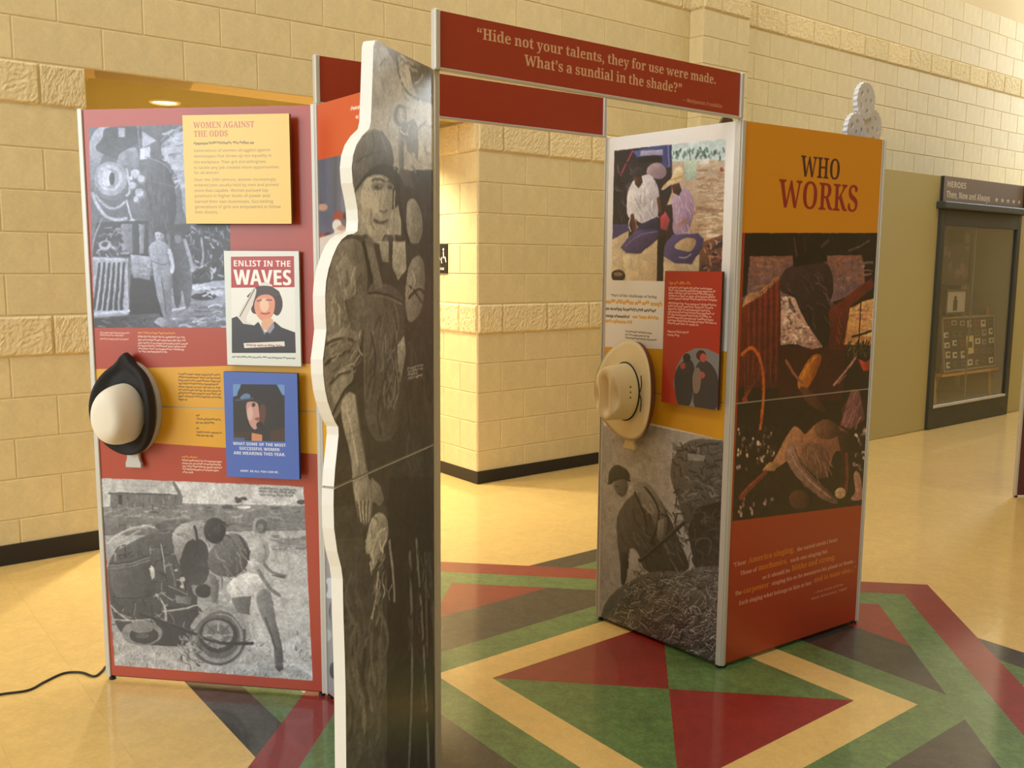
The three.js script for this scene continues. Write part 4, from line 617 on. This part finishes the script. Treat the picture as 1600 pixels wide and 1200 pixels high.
  a.shade(G(86), G(48), 0.3, 186, 470, 206, 400, 260, 340, 330, 290, 392, 350, 446, 460, 500, 590, 550, 710, 320, 716, 296, 612, 256, 576, 242, 640, 246, 690, 212, 690, 196, 590); a.strokes(46, 210, 380, 480, 690, (t) => G(36 + 70 * t), 4, 10, 90, 1.1, 0.4);
  a.shade(G(150), G(84), 0.6, 258, 300, 300, 276, 350, 288, 410, 390, 430, 470, 410, 560, 384, 560, 364, 450, 296, 356); a.strokes(14, 280, 300, 400, 420, (t) => G(80 + 90 * t), 4, 8, 60, 0.9, 0.4); a.line(G(36), 9, 322, 304, 392, 384, 384, 480, 350, 566); a.line(G(38), 11, 276, 330, 318, 420, 330, 480); a.line(G(40), 8, 400, 430, 440, 440, 430, 500);
  a.shade(G(60), G(32), 0.8, 148, 282, 156, 216, 196, 194, 244, 222, 256, 262, 236, 274, 196, 258, 162, 294); a.line(G(26), 7, 150, 288, 196, 258, 252, 272); a.shade(G(120), G(70), 0.3, 170, 284, 206, 262, 244, 268, 244, 320, 218, 358, 184, 326); a.ell(G(60), 192, 300, 9, 5); a.line(G(60), 5, 196, 334, 216, 338); a.line(G(190), 8, 240, 330, 256, 300);
  a.shade(G(70), G(44), 0, 204, 600, 246, 610, 242, 680, 232, 760, 210, 764, 208, 680); a.line(G(36), 14, 300, 648, 400, 566, 504, 470); a.line(G(90), 4, 302, 640, 400, 558, 500, 464); a.shade(G(150), G(100), 1, 382, 460, 412, 450, 410, 520, 396, 562, 378, 540); a.shade(G(190), G(160), 1, 252, 590, 284, 612, 300, 690, 246, 696);
  a.shade(G(104), G(60), 1.3, 110, 920, 150, 810, 270, 730, 380, 690, 520, 704, 600, 664, 760, 690, 760, 1200, 400, 1070, 110, 980); a.soft(0.8);
  for (let k = 0; k < 1500; k++) { const x = rr(120, 710), y = rr(690, 1160), lim = x < 270 ? 930 - (x - 120) * 1.35 : x < 600 ? 730 - (x - 270) * 0.1 : 690; if (y < lim) continue; const l = rr(14, 70), an = rr(-1.1, 1.1) + (rnd() < 0.3 ? 1.3 : 0) - 0.3, b = rr(-0.3, 0.3) * l; a.line(G(rnd() < 0.45 ? rr(24, 70) : rr(90, 200)), rr(1.2, 3.6), x, y, x + l * 0.5 * Math.cos(an) - b * Math.sin(an), y + l * 0.5 * Math.sin(an) + b * Math.cos(an), x + l * Math.cos(an), y + l * Math.sin(an)); }
  a.soft(0).print(0.07, 1.2, 0.3).unclip(); a.z(0, 0, 1);
  panel('white_exhibit_panel', 'white exhibit panel with a colour farm photograph above a hayfield photograph', FW, a, { edges: [0.006, 0.026] });
}
mounted('text_board', 'narrow red text board with an arched photograph of two workers', 'sign', FW, [[1040, 423.5], [1128.5, 424], [1121, 641], [1032.5, 628]], 0.035, 0.014, 1700, (a) => {
  a.fill('rgb(176,48,28)').z(900, 420, 0.23333); a.tiny('rgb(226,140,40)', 17, [[625, 104, 766, 106]]);
  a.tiny('rgb(232,190,176)', 12, [...Array(5).keys()].map((k) => [620, 132 + k * 18, [910, 930, 920, 940, 950][k], 142 + k * 19]).concat([...Array(8).keys()].map((k) => [618 - k, 236 + k * 19, [940, 930, 900, 925, 905, 930, 940, 820][k], 248 + k * 19])).concat([[612, 424, 770, 436], [612, 448, 690, 456]]));
  a.clip(560, 880, 680, 910, 650, 780, 670, 660, 720, 570, 800, 530, 880, 535, 960, 575, 960, 700, 944, 950, 560, 950);
  a.soft(1.1).poly('rgb(128,130,132)', 500, 500, 1000, 500, 1000, 960, 690, 960, 690, 904, 652, 780); a.blob('rgb(52,52,56)', 650, 720, 700, 620, 780, 600, 800, 700, 770, 940, 680, 940); a.ell('rgb(40,36,38)', 742, 596, 26, 30); a.ell('rgb(176,70,60)', 715, 650, 18, 22); a.blob('rgb(60,60,62)', 800, 640, 860, 600, 930, 660, 960, 760, 960, 960, 780, 960, 790, 760); a.ell('rgb(70,44,40)', 838, 580, 34, 36); a.ell('rgb(196,84,74)', 852, 596, 22, 30); a.ell('rgb(184,84,76)', 832, 712, 34, 26); a.blob('rgb(136,118,104)', 780, 680, 830, 650, 840, 760, 820, 840, 780, 830); a.soft(0).unclip();
}, rgb(64, 22, 16));
{
  const a = new Art(FT, 0, FT.w, BOT, TOP, 950).fill(INK.red);
  a.z(1100, 180, 0.25); a.poly('rgb(222,150,26)', 200, -40, 1200, 120, 1200, 735, 200, 735);
  a.text('WHO', 'rgb(74,34,34)', SERIF, 602, 382, 850, 408, 132); a.text('WORKS', 'rgb(150,38,34)', SERIF, 462, 574, 962, 616, 178);
  // stand-in farm scene: wagon of cotton and a picker in a dark field
  a.z(1140, 360, 0.2); a.clip(120, 20, 1195, 20, 1110, 2135, 80, 2265, 20, 2270).fill('rgb(36,28,26)'); a.soft(1.6); const any = (...c) => (t) => c[Math.min(c.length - 1, Math.floor(t * c.length))];
  a.shade('rgb(150,100,84)', 'rgb(120,96,112)', 1.57, 100, 180, 1040, 190, 1060, 460, 800, 560, 100, 560); a.strokes(60, 160, 220, 1020, 460, any('rgb(160,112,100)', 'rgb(120,92,104)', 'rgb(138,106,112)', 'rgb(170,124,104)'), 8, 20, 120, 0.05, 0.3); a.poly('rgb(30,24,24)', 100, 20, 1200, 20, 1200, 180, 1040, 230, 1030, 190, 160, 200, 130, 500, 100, 520); a.shade('rgb(216,166,130)', 'rgb(170,112,84)', 0.8, 92, 590, 140, 480, 216, 488, 300, 410, 390, 340, 400, 400, 250, 510, 110, 620);
  a.facet('rgb(130,48,36)', 'rgb(76,28,26)', 1.4, 76, 640, 110, 590, 260, 500, 390, 376, 404, 700, 400, 1230, 70, 1230); for (let k = 0; k < 6; k++) { a.line('rgb(164,76,56)', 5, 150 + k * 44, 560 - k * 38, 146 + k * 44, 860, 140 + k * 44, 1180); a.line('rgb(60,22,22)', 6, 170 + k * 44, 550 - k * 38, 166 + k * 44, 860, 160 + k * 44, 1180); } a.facet('rgb(120,46,36)', 'rgb(70,28,28)', 1, 750, 640, 930, 500, 1110, 370, 1130, 440, 936, 600, 910, 940, 740, 940); a.strokes(20, 770, 640, 900, 900, any('rgb(96,36,32)', 'rgb(136,56,44)', 'rgb(60,24,24)'), 5, 10, 140, 1.5, 0.1); a.poly('rgb(64,26,26)', 380, 900, 900, 936, 880, 1330, 380, 1330);
  a.shade('rgb(250,206,140)', 'rgb(206,140,90)', 1.57, 938, 606, 1050, 550, 1200, 510, 1190, 900, 896, 890); a.strokes(26, 930, 580, 1170, 840, any('rgb(236,180,120)', 'rgb(214,150,110)', 'rgb(250,210,150)', 'rgb(190,130,110)'), 8, 18, 120, 0.05, 0.1); a.line('rgb(46,30,28)', 11, 1025, 560, 1015, 740, 1005, 970); a.line('rgb(40,26,24)', 14, 958, 828, 1050, 806, 1164, 764); a.strokes(60, 900, 880, 1150, 990, any('rgb(60,60,44)', 'rgb(96,84,54)', 'rgb(36,34,28)'), 6, 16, 40, -1.4, 0.6);
  a.facet('rgb(232,196,180)', 'rgb(178,134,126)', 1.2, 402, 560, 450, 520, 496, 484, 550, 600, 610, 740, 730, 912, 640, 926, 500, 880, 398, 896); for (let k = 0; k < 170; k++) { const y = rr(520, 890), x = rr(408, 470 + (y - 520) * 0.58); a.ell(any('rgb(248,224,208)', 'rgb(190,146,138)', 'rgb(226,192,174)', 'rgb(150,108,104)')(rnd()), x, y, rr(7, 16), rr(6, 13)); }
  a.shade('rgb(70,50,56)', 'rgb(28,24,26)', 0.9, 388, 500, 398, 330, 470, 276, 600, 240, 770, 244, 806, 360, 812, 500, 770, 560, 784, 910, 730, 904, 630, 770, 534, 600, 500, 490); a.strokes(26, 430, 300, 780, 700, any('rgb(98,70,80)', 'rgb(40,32,36)', 'rgb(80,56,64)'), 6, 14, 120, 1.0, 0.5); a.poly('rgb(26,22,22)', 480, 20, 760, 20, 760, 240, 500, 286); a.line('rgb(90,50,52)', 16, 500, 60, 524, 200); a.line('rgb(76,30,32)', 20, 586, 60, 590, 160); a.line('rgb(100,74,78)', 14, 930, 160, 1010, 130, 1090, 80); a.line('rgb(84,56,60)', 20, 720, 120, 770, 80);
  a.line('rgb(206,102,42)', 26, 95, 966, 160, 898, 226, 960, 260, 1090, 266, 1300, 240, 1546); a.line('rgb(120,50,30)', 7, 110, 990, 170, 930, 214, 980, 244, 1100, 250, 1290); for (let k = 0; k < 6; k++) a.line('rgb(130,58,40)', 7, 120, 1324, 120 + k * 30, 1150 - k * 20, 108 + k * 34, 964 + k * 26); a.ell('rgb(160,64,44)', 118, 1326, 22, 26);
  a.shade('rgb(226,146,54)', 'rgb(150,74,28)', 0.4, 512, 1220, 566, 1080, 650, 960, 724, 962, 704, 1060, 640, 1190, 590, 1268); a.line('rgb(240,176,90)', 6, 560, 1150, 620, 1040, 680, 980); a.line('rgb(164,96,74)', 20, 440, 1016, 490, 1110, 566, 1186); a.shade('rgb(110,64,54)', 'rgb(60,34,32)', 1, 540, 1206, 620, 1236, 720, 1350, 776, 1430, 640, 1386, 560, 1290); a.line('rgb(190,136,126)', 18, 816, 1206, 900, 1106, 984, 996); a.line('rgb(150,104,100)', 10, 850, 1190, 910, 1130); a.shade('rgb(220,88,66)', 'rgb(140,44,36)', 1, 1004, 1000, 1060, 1030, 1144, 976, 1146, 1090, 1040, 1100);
  a.z(1130, 590, 0.2); a.shade('rgb(150,96,100)', 'rgb(90,54,64)', 0.3, 996, 90, 1060, 90, 1110, 320, 1000, 400, 912, 370); a.strokes(12, 940, 120, 1080, 330, any('rgb(170,116,116)', 'rgb(96,60,70)'), 6, 12, 160, 1.9, 0.1);
  for (let k = 0; k < 60; k++) { const x = rnd() < 0.62 ? rr(110, 400) : rr(1020, 1130), y = rr(400, 720); a.ell('rgb(70,50,44)', x + 4, y + 8, rr(8, 14), rr(10, 20)); a.ell(any('rgb(226,204,190)', 'rgb(170,140,140)', 'rgb(236,212,176)', 'rgb(120,96,96)')(rnd()), x, y, rr(5, 14), rr(8, 22)); } for (let k = 0; k < 12; k++) a.ell(any('rgb(206,170,160)', 'rgb(150,110,104)')(rnd()), rr(100, 460), rr(940, 1070), rr(6, 14), rr(12, 30)); a.strokes(60, 100, 380, 420, 1060, any('rgb(52,44,36)', 'rgb(28,22,22)', 'rgb(66,50,42)'), 5, 12, 60, -1.4, 0.7);
  a.shade('rgb(50,34,32)', 'rgb(26,20,20)', 1, 330, 750, 500, 680, 700, 800, 880, 920, 500, 910, 300, 910); a.shade('rgb(206,146,110)', 'rgb(132,80,62)', 0.5, 364, 700, 420, 600, 484, 470, 552, 364, 600, 400, 640, 452, 700, 376, 800, 314, 900, 372, 990, 440, 966, 590, 866, 560, 836, 700, 784, 806, 640, 700, 564, 560, 500, 652, 400, 716); a.shade('rgb(156,112,94)', 'rgb(98,64,56)', 0.8, 596, 530, 700, 496, 826, 556, 838, 720, 786, 806, 650, 726); a.strokes(26, 610, 520, 820, 780, any('rgb(170,124,104)', 'rgb(104,70,60)', 'rgb(136,96,82)'), 5, 10, 120, 1.3, 0.3); a.shade('rgb(140,96,72)', 'rgb(70,44,38)', 0.4, 700, 420, 740, 340, 820, 316, 900, 370, 920, 430, 860, 480, 760, 480); a.shade('rgb(76,50,44)', 'rgb(36,26,26)', 0, 876, 400, 990, 430, 1004, 700, 966, 900, 900, 890, 930, 620);
  a.shade('rgb(176,134,118)', 'rgb(110,80,78)', 0.9, 462, 570, 556, 474, 592, 640, 720, 800, 866, 920, 910, 1000, 780, 964, 600, 806, 516, 700); a.line('rgb(206,160,140)', 8, 510, 560, 560, 680, 700, 830, 840, 940); a.line('rgb(84,60,58)', 8, 560, 560, 600, 680, 740, 830, 860, 930); a.shade('rgb(226,180,126)', 'rgb(160,112,74)', 0.6, 300, 726, 360, 656, 436, 668, 402, 728); a.line('rgb(132,58,44)', 38, 330, 742, 230, 832, 136, 934); a.line('rgb(176,92,66)', 9, 326, 730, 230, 816, 140, 910); a.line('rgb(124,56,44)', 28, 960, 600, 972, 740, 958, 880); a.shade('rgb(246,214,170)', 'rgb(190,140,104)', 1, 866, 900, 900, 854, 950, 862, 960, 920, 920, 950, 880, 940); a.shade('rgb(220,170,150)', 'rgb(160,104,92)', 0.5, 1008, 744, 1060, 716, 1094, 900, 1086, 966, 976, 956, 1040, 900); a.shade('rgb(116,70,56)', 'rgb(60,38,34)', 0.5, 500, 960, 540, 880, 620, 870, 680, 930, 660, 1020, 560, 1030);
  a.soft(0).print(0.12, 1.6, 0.3).unclip();
  a.z(1130, 820, 0.14375); const wt = 'rgb(226,178,160)', ye = 'rgb(226,138,28)';
  a.text('“I hear', wt, SERIF, 108, 462, 250, 428, 46).text('America singing,', ye, SERIF, 270, 420, 775, 302, 62).text('the varied carols I hear;', wt, SERIF, 800, 290, 1246, 184, 42);
  a.text('Those of', wt, SERIF, 185, 550, 364, 508, 44).text('mechanics,', ye, SERIF, 380, 500, 700, 420, 60).text('each one singing his', wt, SERIF, 730, 410, 1132, 310, 42);
  a.text('as it should be', wt, SERIF, 424, 596, 726, 512, 42).text('blithe and strong;', ye, SERIF, 745, 502, 1220, 380, 58);
  a.text('The', wt, SERIF, 128, 772, 200, 754, 44).text('carpenter', ye, SERIF, 216, 750, 500, 668, 58).text('singing his as he measures his plank or beam...', wt, SERIF, 528, 658, 1440, 408, 40);
  a.text('Each singing what belongs to him or her', wt, SERIF, 170, 876, 960, 640, 42).text('and to none else...”', ye, SERIF, 985, 630, 1445, 506, 52);
  a.text('—from Leaves of Grass', wt, 'italic #px serif', 985, 752, 1300, 656, 26).text('Walt Whitman, 1860', wt, BODY, 955, 822, 1345, 690, 26);
  a.z(0, 0, 1);
  panel('title_exhibit_panel', 'yellow and red exhibit panel titled in large letters over a dark cotton field painting', FT, a, { edges: [0.02, 0.007] });
}
const plainRed = std(rgb(150, 50, 32), 0.42);
const FB1 = frameOf('R', 'S'), FB2 = frameOf('S', 'Q1');
panel('plain_exhibit_panel', 'plain red rear panel of the tower, behind the title panel edge', FB1, null, { mat: plainRed });
panel('plain_exhibit_panel', 'plain red rear panel of the tower, behind the white panel', FB2, null, { mat: plainRed });

// ------------------------------------------------------------------ headers joining the two towers
function header(name, label, A, B, draw) {
  const F = frameOf(A, B), g = new THREE.Group(), e = 0.018, w = F.w; g.name = name; g.position.copy(F.o); g.position.y = TOP; g.rotation.y = F.yaw;
  const a = new Art(F, 0, w, TOP, TOP + HEAD, 1100); draw(a);
  const b = new THREE.BoxGeometry(w - 2 * e, HEAD - 0.008, 0.014); b.translate(w / 2, HEAD / 2 + 0.003, -0.007);
  const p = b.attributes.position, uv = b.attributes.uv; for (let i = 16; i < 20; i++) uv.setXY(i, p.getX(i) / w, p.getY(i) / HEAD);
  mesh('board', b, [coreMat, coreMat, coreMat, coreMat, a.material(printFinish), backMat], g);
  for (const x of [0, w - e]) mesh('edge_profile', rbox(x, x + e, 0, HEAD + 0.002, -0.018, 0.008, 0.005), aluMat, g);
  mesh('bottom_rail', rbox(e, w - e, 0, 0.009, -0.015, 0.003, 0.002), aluMat, g);
  return tag(g, label, 'header board');
}
const HRED = 'rgb(164,54,26)';
header('quote_header_board', 'dark red header board carrying a two-line quotation across the arch', 'P2', 'Q2', (a) => {
  a.fill(HRED).z(660, 0, 0.3375); const c = 'rgb(222,184,150)';
  a.text('“Hide not your talents, they for use were made.', c, SERIF, 250, 176, 1360, 390, 52); a.text('What’s a sundial in the shade?”', c, SERIF, 472, 302, 1202, 432, 52); a.text('—Benjamin Franklin', c, '#px serif', 1206, 470, 1388, 500, 16);
});
header('plain_header_board', 'plain dark red header board at the back of the arch', 'P1', 'Q1', (a) => a.fill(HRED));

// ------------------------------------------------------------------ hats hung on the panels
function hatGroup(name, F, px, py, off) { const g = new THREE.Group(), [s, y] = onPanel(F, px, py, off); g.name = name; g.position.copy(F.o).addScaledVector(F.d, s); g.position.y = y; g.rotation.y = F.yaw; return g; }
function surface(nu, nv, fn) {               // closed in u
  const p = [], id = []; for (let j = 0; j <= nv; j++) for (let i = 0; i < nu; i++) p.push(...fn(i / nu * 2 * Math.PI, j / nv));
  for (let j = 0; j < nv; j++) for (let i = 0; i < nu; i++) { const a = j * nu + i, b = j * nu + (i + 1) % nu, c = a + nu, d = b + nu; id.push(a, b, d, a, d, c); }
  const g = new THREE.BufferGeometry(); g.setAttribute('position', new THREE.Float32BufferAttribute(p, 3)); g.setIndex(id); g.computeVertexNormals(); return g;
}
const tabGeo = (y, w, h, z0, z1) => { const s = new THREE.Shape(); s.moveTo(-w * 0.36, 0); s.lineTo(w * 0.36, 0); s.quadraticCurveTo(w * 0.36, -h * 0.5, w / 2, -h * 0.72); s.lineTo(w / 2, -h); s.lineTo(-w / 2, -h); s.lineTo(-w / 2, -h * 0.72); s.quadraticCurveTo(-w * 0.36, -h * 0.5, -w * 0.36, 0); const g = new THREE.ExtrudeGeometry(s, { depth: z1 - z0, bevelEnabled: true, bevelSize: 0.002, bevelThickness: 0.002, bevelSegments: 1 }); g.translate(0, y, z0); return g; };
const oval = (a, b, z0, z1, bev = 0.004) => { const s = new THREE.Shape(); s.absellipse(0, 0, a, b, 0, Math.PI * 2); const g = new THREE.ExtrudeGeometry(s, { depth: z1 - z0 - 2 * bev, bevelEnabled: true, bevelSize: bev, bevelThickness: bev, bevelSegments: 2, curveSegments: 40 }); g.translate(0, 0, z0 + bev); return g; };
{
  const g = hatGroup('service_cap', FL, 203, 638, 0.03), felt = std(rgb(30, 28, 30), 0.75, { sheen: 0.4, sheenRoughness: 0.6, sheenColor: rgb(90, 90, 96) }), white = std(rgb(236, 228, 210), 0.7), grey = std(rgb(190, 192, 190), 0.5);
  mesh('mount_plate', oval(0.106, 0.168, 0.0, 0.03), grey, g);
  mesh('pull_tab', tabGeo(-0.165, 0.058, 0.055, 0.012, 0.024), std(rgb(206, 206, 204), 0.5), g);
  // rolled brim: rises from the plate rim, folds out and drops to the crown
  mesh('brim', surface(56, 14, (t, v) => { const prof = [[1.0, 0.03], [1.07, 0.05], [1.06, 0.078], [0.98, 0.085], [0.8, 0.07], [0.5, 0.06]], k = v * 5, i = Math.min(4, Math.floor(k)), f = k - i, r = prof[i][0] + (prof[i + 1][0] - prof[i][0]) * f, z = prof[i][1] + (prof[i + 1][1] - prof[i][1]) * f, tip = Math.exp(-(((t - Math.PI / 2) / 0.2) ** 2)) * (r > 0.9 ? 1 : 0.2); return [0.113 * r * Math.cos(t), 0.160 * r * Math.sin(t) + 0.035 * tip, z + 0.02 * Math.cos(2 * t) * (r > 0.8 ? 1 : 0)]; }), felt, g);
  mesh('crown', surface(48, 12, (t, v) => { const a = v * Math.PI / 2, r = v < 0.02 ? 1 : Math.pow(Math.cos(a), 0.42), z = 0.06 + 0.14 * Math.pow(Math.sin(a), 0.8); return [0.079 * r * Math.cos(t) * (1 - 0.06 * v), 0.108 * r * Math.sin(t) - 0.012, z]; }), white, g);
  tag(g, 'white crowned service cap with a black folded brim hung on the women panel', 'hat');
}
{
  const g = hatGroup('cowboy_hat', FW, 988, 610, 0.03), straw = std(rgb(244, 230, 188), 0.75, { bumpMap: paintBump, bumpScale: 0.001 }), brown = std(rgb(140, 92, 62), 0.6), cordM = std(rgb(40, 36, 30), 0.6);
  mesh('mount_plate', oval(0.10, 0.200, 0.0, 0.03), brown, g);
  mesh('pull_tab', tabGeo(-0.205, 0.06, 0.042, 0.03, 0.042), std(rgb(222, 206, 160), 0.6), g);
  const A = 0.078, B = 0.120, a1 = 0.158, b1 = 0.212, ZB = 0.065;
  mesh('brim', surface(64, 12, (t, v) => { const v2 = v < 0.5 ? v * 2 : 2 - v * 2, back = v > 0.5 ? -0.004 : 0, x = (A * 0.9 + (a1 - A * 0.9) * v2) * Math.cos(t), y = (B * 0.9 + (b1 - B * 0.9) * v2) * Math.sin(t); return [x, y, ZB + 0.055 * v2 * v2 * Math.cos(t) ** 2 * 0.55 - 0.018 * v2 * Math.sin(t) ** 2 + back]; }), straw, g);
  const dent = (x, y) => 0.040 * Math.exp(-((x / 0.020) ** 2)) * (1 / (1 + Math.exp((Math.abs(y + 0.005) - 0.07) * 90))) + 0.030 * (Math.exp(-(((x - 0.052) / 0.018) ** 2 + ((y + 0.01) / 0.052) ** 2)) + Math.exp(-(((x + 0.052) / 0.018) ** 2 + ((y + 0.01) / 0.052) ** 2)));
  const crown = mesh('crown', surface(72, 26, (t, v) => { let r, z; if (v < 0.4) { const k = v / 0.4; r = 1 - 0.08 * k; z = ZB + 0.125 * k; } else { const k = (v - 0.4) / 0.6; r = 0.92 * (1 - k); z = ZB + 0.125 + 0.022 * Math.sqrt(1 - (1 - k) ** 2.2); } const x = A * r * Math.cos(t), y = B * r * Math.sin(t); if (v > 0.3) z -= dent(x, y) * Math.min(1, (v - 0.3) / 0.12); return [x, y, z]; }), straw, g);
  const ring = []; for (let i = 0; i < 40; i++) { const t = i / 40 * 2 * Math.PI; ring.push(new THREE.Vector3(A * 1.01 * Math.cos(t), B * 1.01 * Math.sin(t), ZB + 0.012)); }
  const band = mesh('hat_band', new THREE.TubeGeometry(new THREE.CatmullRomCurve3(ring, true), 80, 0.0035, 6, true), cordM, g);
  for (const s of [-1, 1]) mesh('cord_tail', new THREE.TubeGeometry(new THREE.CatmullRomCurve3([new THREE.Vector3(A + 0.004, 0.0, ZB + 0.014), new THREE.Vector3(A + 0.014, 0.03 * s, ZB + 0.014), new THREE.Vector3(A + 0.012, 0.075 * s, ZB + 0.016)]), 16, 0.0022, 5), cordM, band);
  for (let k = -1; k <= 1; k++) { const e = new THREE.SphereGeometry(0.0045, 10, 8); e.scale(0.4, 1, 1); e.translate(A * 0.955, 0.022 * k + 0.008, ZB + 0.06); mesh('eyelet', e, std(rgb(120, 84, 40), 0.5), crown); }
  tag(g, 'cream straw cowboy hat with a dark cord band hung on the white panel', 'hat');
}

// ------------------------------------------------------------------ toppers, far panel, cord, restroom sign, alcove lamps
{
  const g = new THREE.Group(); g.name = 'gear_topper'; const F = FB1, foam = std(rgb(220, 222, 228), 0.6);
  const [s] = onPanel({ ...F }, 1346, 222); const base = F.o.clone().addScaledVector(F.d, s); g.position.set(base.x, TOP, base.z); g.rotation.y = 0.72;
  const dist = base.length(), K = dist / FOCAL, cogs = [[0, 56, 26, 0.012], [30, 22, 27, 0.0], [-30, 10, 26, 0.024]];
  for (const [cx, cy, r, z] of cogs) {
    const R = r * K, s2 = new THREE.Shape(), N = 40; for (let i = 0; i < N * 2; i++) { const q = (Math.floor(i / 2) % 2 ? 0.94 : 1.0) * R, t = i / (N * 2) * 2 * Math.PI; i ? s2.lineTo(q * Math.cos(t), q * Math.sin(t)) : s2.moveTo(q, 0); }
    for (let i = 0; i < 5; i++) { const t = i / 5 * 2 * Math.PI + cx, h = new THREE.Path(); h.absellipse(0.55 * R * Math.cos(t), 0.55 * R * Math.sin(t), R * 0.12, R * 0.2, 0, Math.PI * 2, true, t); s2.holes.push(h); } const h = new THREE.Path(); h.absellipse(0, 0, R * 0.1, R * 0.1, 0, Math.PI * 2, true); s2.holes.push(h);
    const e = new THREE.ExtrudeGeometry(s2, { depth: 0.02, bevelEnabled: false, curveSegments: 8 }); e.translate(cx * K, cy * K, z - 0.02); mesh('cog', e, foam, g);
  }
  mesh('bracket', rbox(-0.05, 0.05, 0, 0.03, -0.012, 0.012, 0.003), foam, g);
  tag(g, 'cluster of three pale grey gear wheels standing on top of the tower', 'gear sculpture');
  const t = new THREE.Group(); t.name = 'arch_topper'; const [s3] = onPanel(FB2, 1134, 186), b3 = FB2.o.clone().addScaledVector(FB2.d, s3), yv = onPanel(FB2, 1134, 180)[1]; t.position.set(b3.x, TOP, b3.z); t.rotation.y = FB2.yaw;
  const sh = new THREE.Shape(); sh.moveTo(-0.075, 0); sh.quadraticCurveTo(-0.05, yv - TOP, 0, yv - TOP); sh.quadraticCurveTo(0.05, yv - TOP, 0.075, 0); const ge = new THREE.ExtrudeGeometry(sh, { depth: 0.014, bevelEnabled: false }); ge.translate(0, 0, -0.014); mesh('board', ge, std(rgb(96, 80, 40), 0.6), t);
  tag(t, 'small dark olive arched board peeping over the white panel', 'topper board');
}
{
  const A = onFloor(1584, 777), F = frameOf([A.x, A.z], [A.x + 0.88 * Math.cos(-0.12), A.z + 0.88 * Math.sin(-0.12)]);
  const a = new Art(F, 0, F.w, BOT, TOP, 300).fill('rgb(86,30,52)'); a.g.fillStyle = 'rgb(110,84,120)'; for (let k = 0; k < 40; k++) { a.g.globalAlpha = 0.35; a.g.beginPath(); a.g.ellipse(rr(0, 60), rr(280, 420), rr(4, 16), rr(4, 16), 0, 0, 7); a.g.fill(); } a.g.globalAlpha = 1;
  panel('purple_exhibit_panel', 'dark purple exhibit panel with a white edge standing apart near the khaki partition', F, a, { edges: [0.02, 0.016] });
}
{
  const pts = [[-60, 1100], [0, 1085], [45, 1078], [70, 1065], [101, 1051.5], [126, 1050.5], [148, 1056.5], [158, 1050], [166, 1041], [176, 1036]].map(([x, y]) => { const q = onFloor(x, y, 0.005); return q; });
  const c = mesh('power_cord', new THREE.TubeGeometry(new THREE.CatmullRomCurve3(pts), 120, 0.0045, 8), std(rgb(26, 24, 22), 0.5)); tag(c, 'black power cord lying on the yellow floor beside the women panel', 'cord');
}
{
  const u = OPEN[1] - 0.004, y0 = onSideWall(700, 427, u)[1], y1 = onSideWall(700, 381, u)[1], v1 = onSideWall(700, 400, u)[0], w = 0.215;
  const c = canvasOf(256, 256), x = c.getContext('2d'); x.fillStyle = 'rgb(24,22,20)'; x.fillRect(0, 0, 256, 256); x.fillStyle = 'rgb(238,232,216)';
  const man = (cx) => { x.beginPath(); x.arc(cx, 40, 15, 0, 7); x.fill(); x.fillRect(cx - 20, 60, 40, 62); x.fillRect(cx - 15, 120, 13, 66); x.fillRect(cx + 2, 120, 13, 66); }; man(60); 
  x.beginPath(); x.arc(122, 40, 15, 0, 7); x.fill(); x.beginPath(); x.moveTo(122, 56); x.lineTo(152, 140); x.lineTo(92, 140); x.fill(); x.fillRect(108, 138, 11, 48); x.fillRect(125, 138, 11, 48);
  x.beginPath(); x.arc(196, 48, 12, 0, 7); x.fill(); x.lineWidth = 13; x.strokeStyle = 'rgb(238,232,216)'; x.beginPath(); x.moveTo(196, 66); x.lineTo(198, 118); x.lineTo(224, 118); x.lineTo(238, 160); x.stroke(); x.lineWidth = 10; x.beginPath(); x.arc(198, 142, 34, -2.2, 2.3, true); x.stroke();
  x.font = 'bold 30px sans-serif'; x.textAlign = 'center'; x.fillText('RESTROOM', 128, 228, 200);
  const g = new THREE.Group(); g.name = 'restroom_sign'; g.position.copy(toWorld(u, y0, v1 - w / 2)); g.rotation.y = TH - Math.PI / 2;
  const b = new THREE.BoxGeometry(w, y1 - y0, 0.008); b.translate(0, (y1 - y0) / 2, 0.004); const k = std(rgb(20, 18, 17), 0.5); mesh('plate', b, [k, k, k, k, std(0xffffff, 0.5, { map: texOf(c) }), k], g);
  tag(g, 'black restroom sign with white figures and a wheelchair on the lit alcove wall', 'sign');
}
// recessed lamps in the alcove ceiling: a glowing lens and a warm spot in front of it
for (const [u, v] of [[3.35, -6.05], [1.95, -6.1], [3.35, -7.4]]) {
  const g = new THREE.Group(); g.name = 'recessed_lamp'; g.position.copy(toWorld(u, OPEN_H, v));
  const rim = new THREE.TorusGeometry(0.085, 0.012, 8, 28); rim.rotateX(Math.PI / 2); mesh('trim_ring', rim, std(rgb(230, 225, 210), 0.5), g);
  const lens = new THREE.CylinderGeometry(0.08, 0.08, 0.01, 28); lens.translate(0, 0.004, 0); mesh('lamp_lens', lens, new THREE.MeshStandardMaterial({ color: 0xfff2d8, emissive: new THREE.Color(1, 0.8, 0.5), emissiveIntensity: 4 }), g);
  const l = new THREE.SpotLight(new THREE.Color(1, 0.89, 0.62), LAMP_POWER, 0, 1.15, 0.7, 2); l.name = 'lamp_spot'; l.position.set(0, -0.03, 0); l.target.position.set(0, -3, 0); l.castShadow = true; l.shadow.radius = 3; g.add(l, l.target);
  tag(g, 'round recessed ceiling lamp glowing warm in the alcove', 'ceiling lamp', 'alcove ceiling lamps');
}
renderer.render(scene, camera);
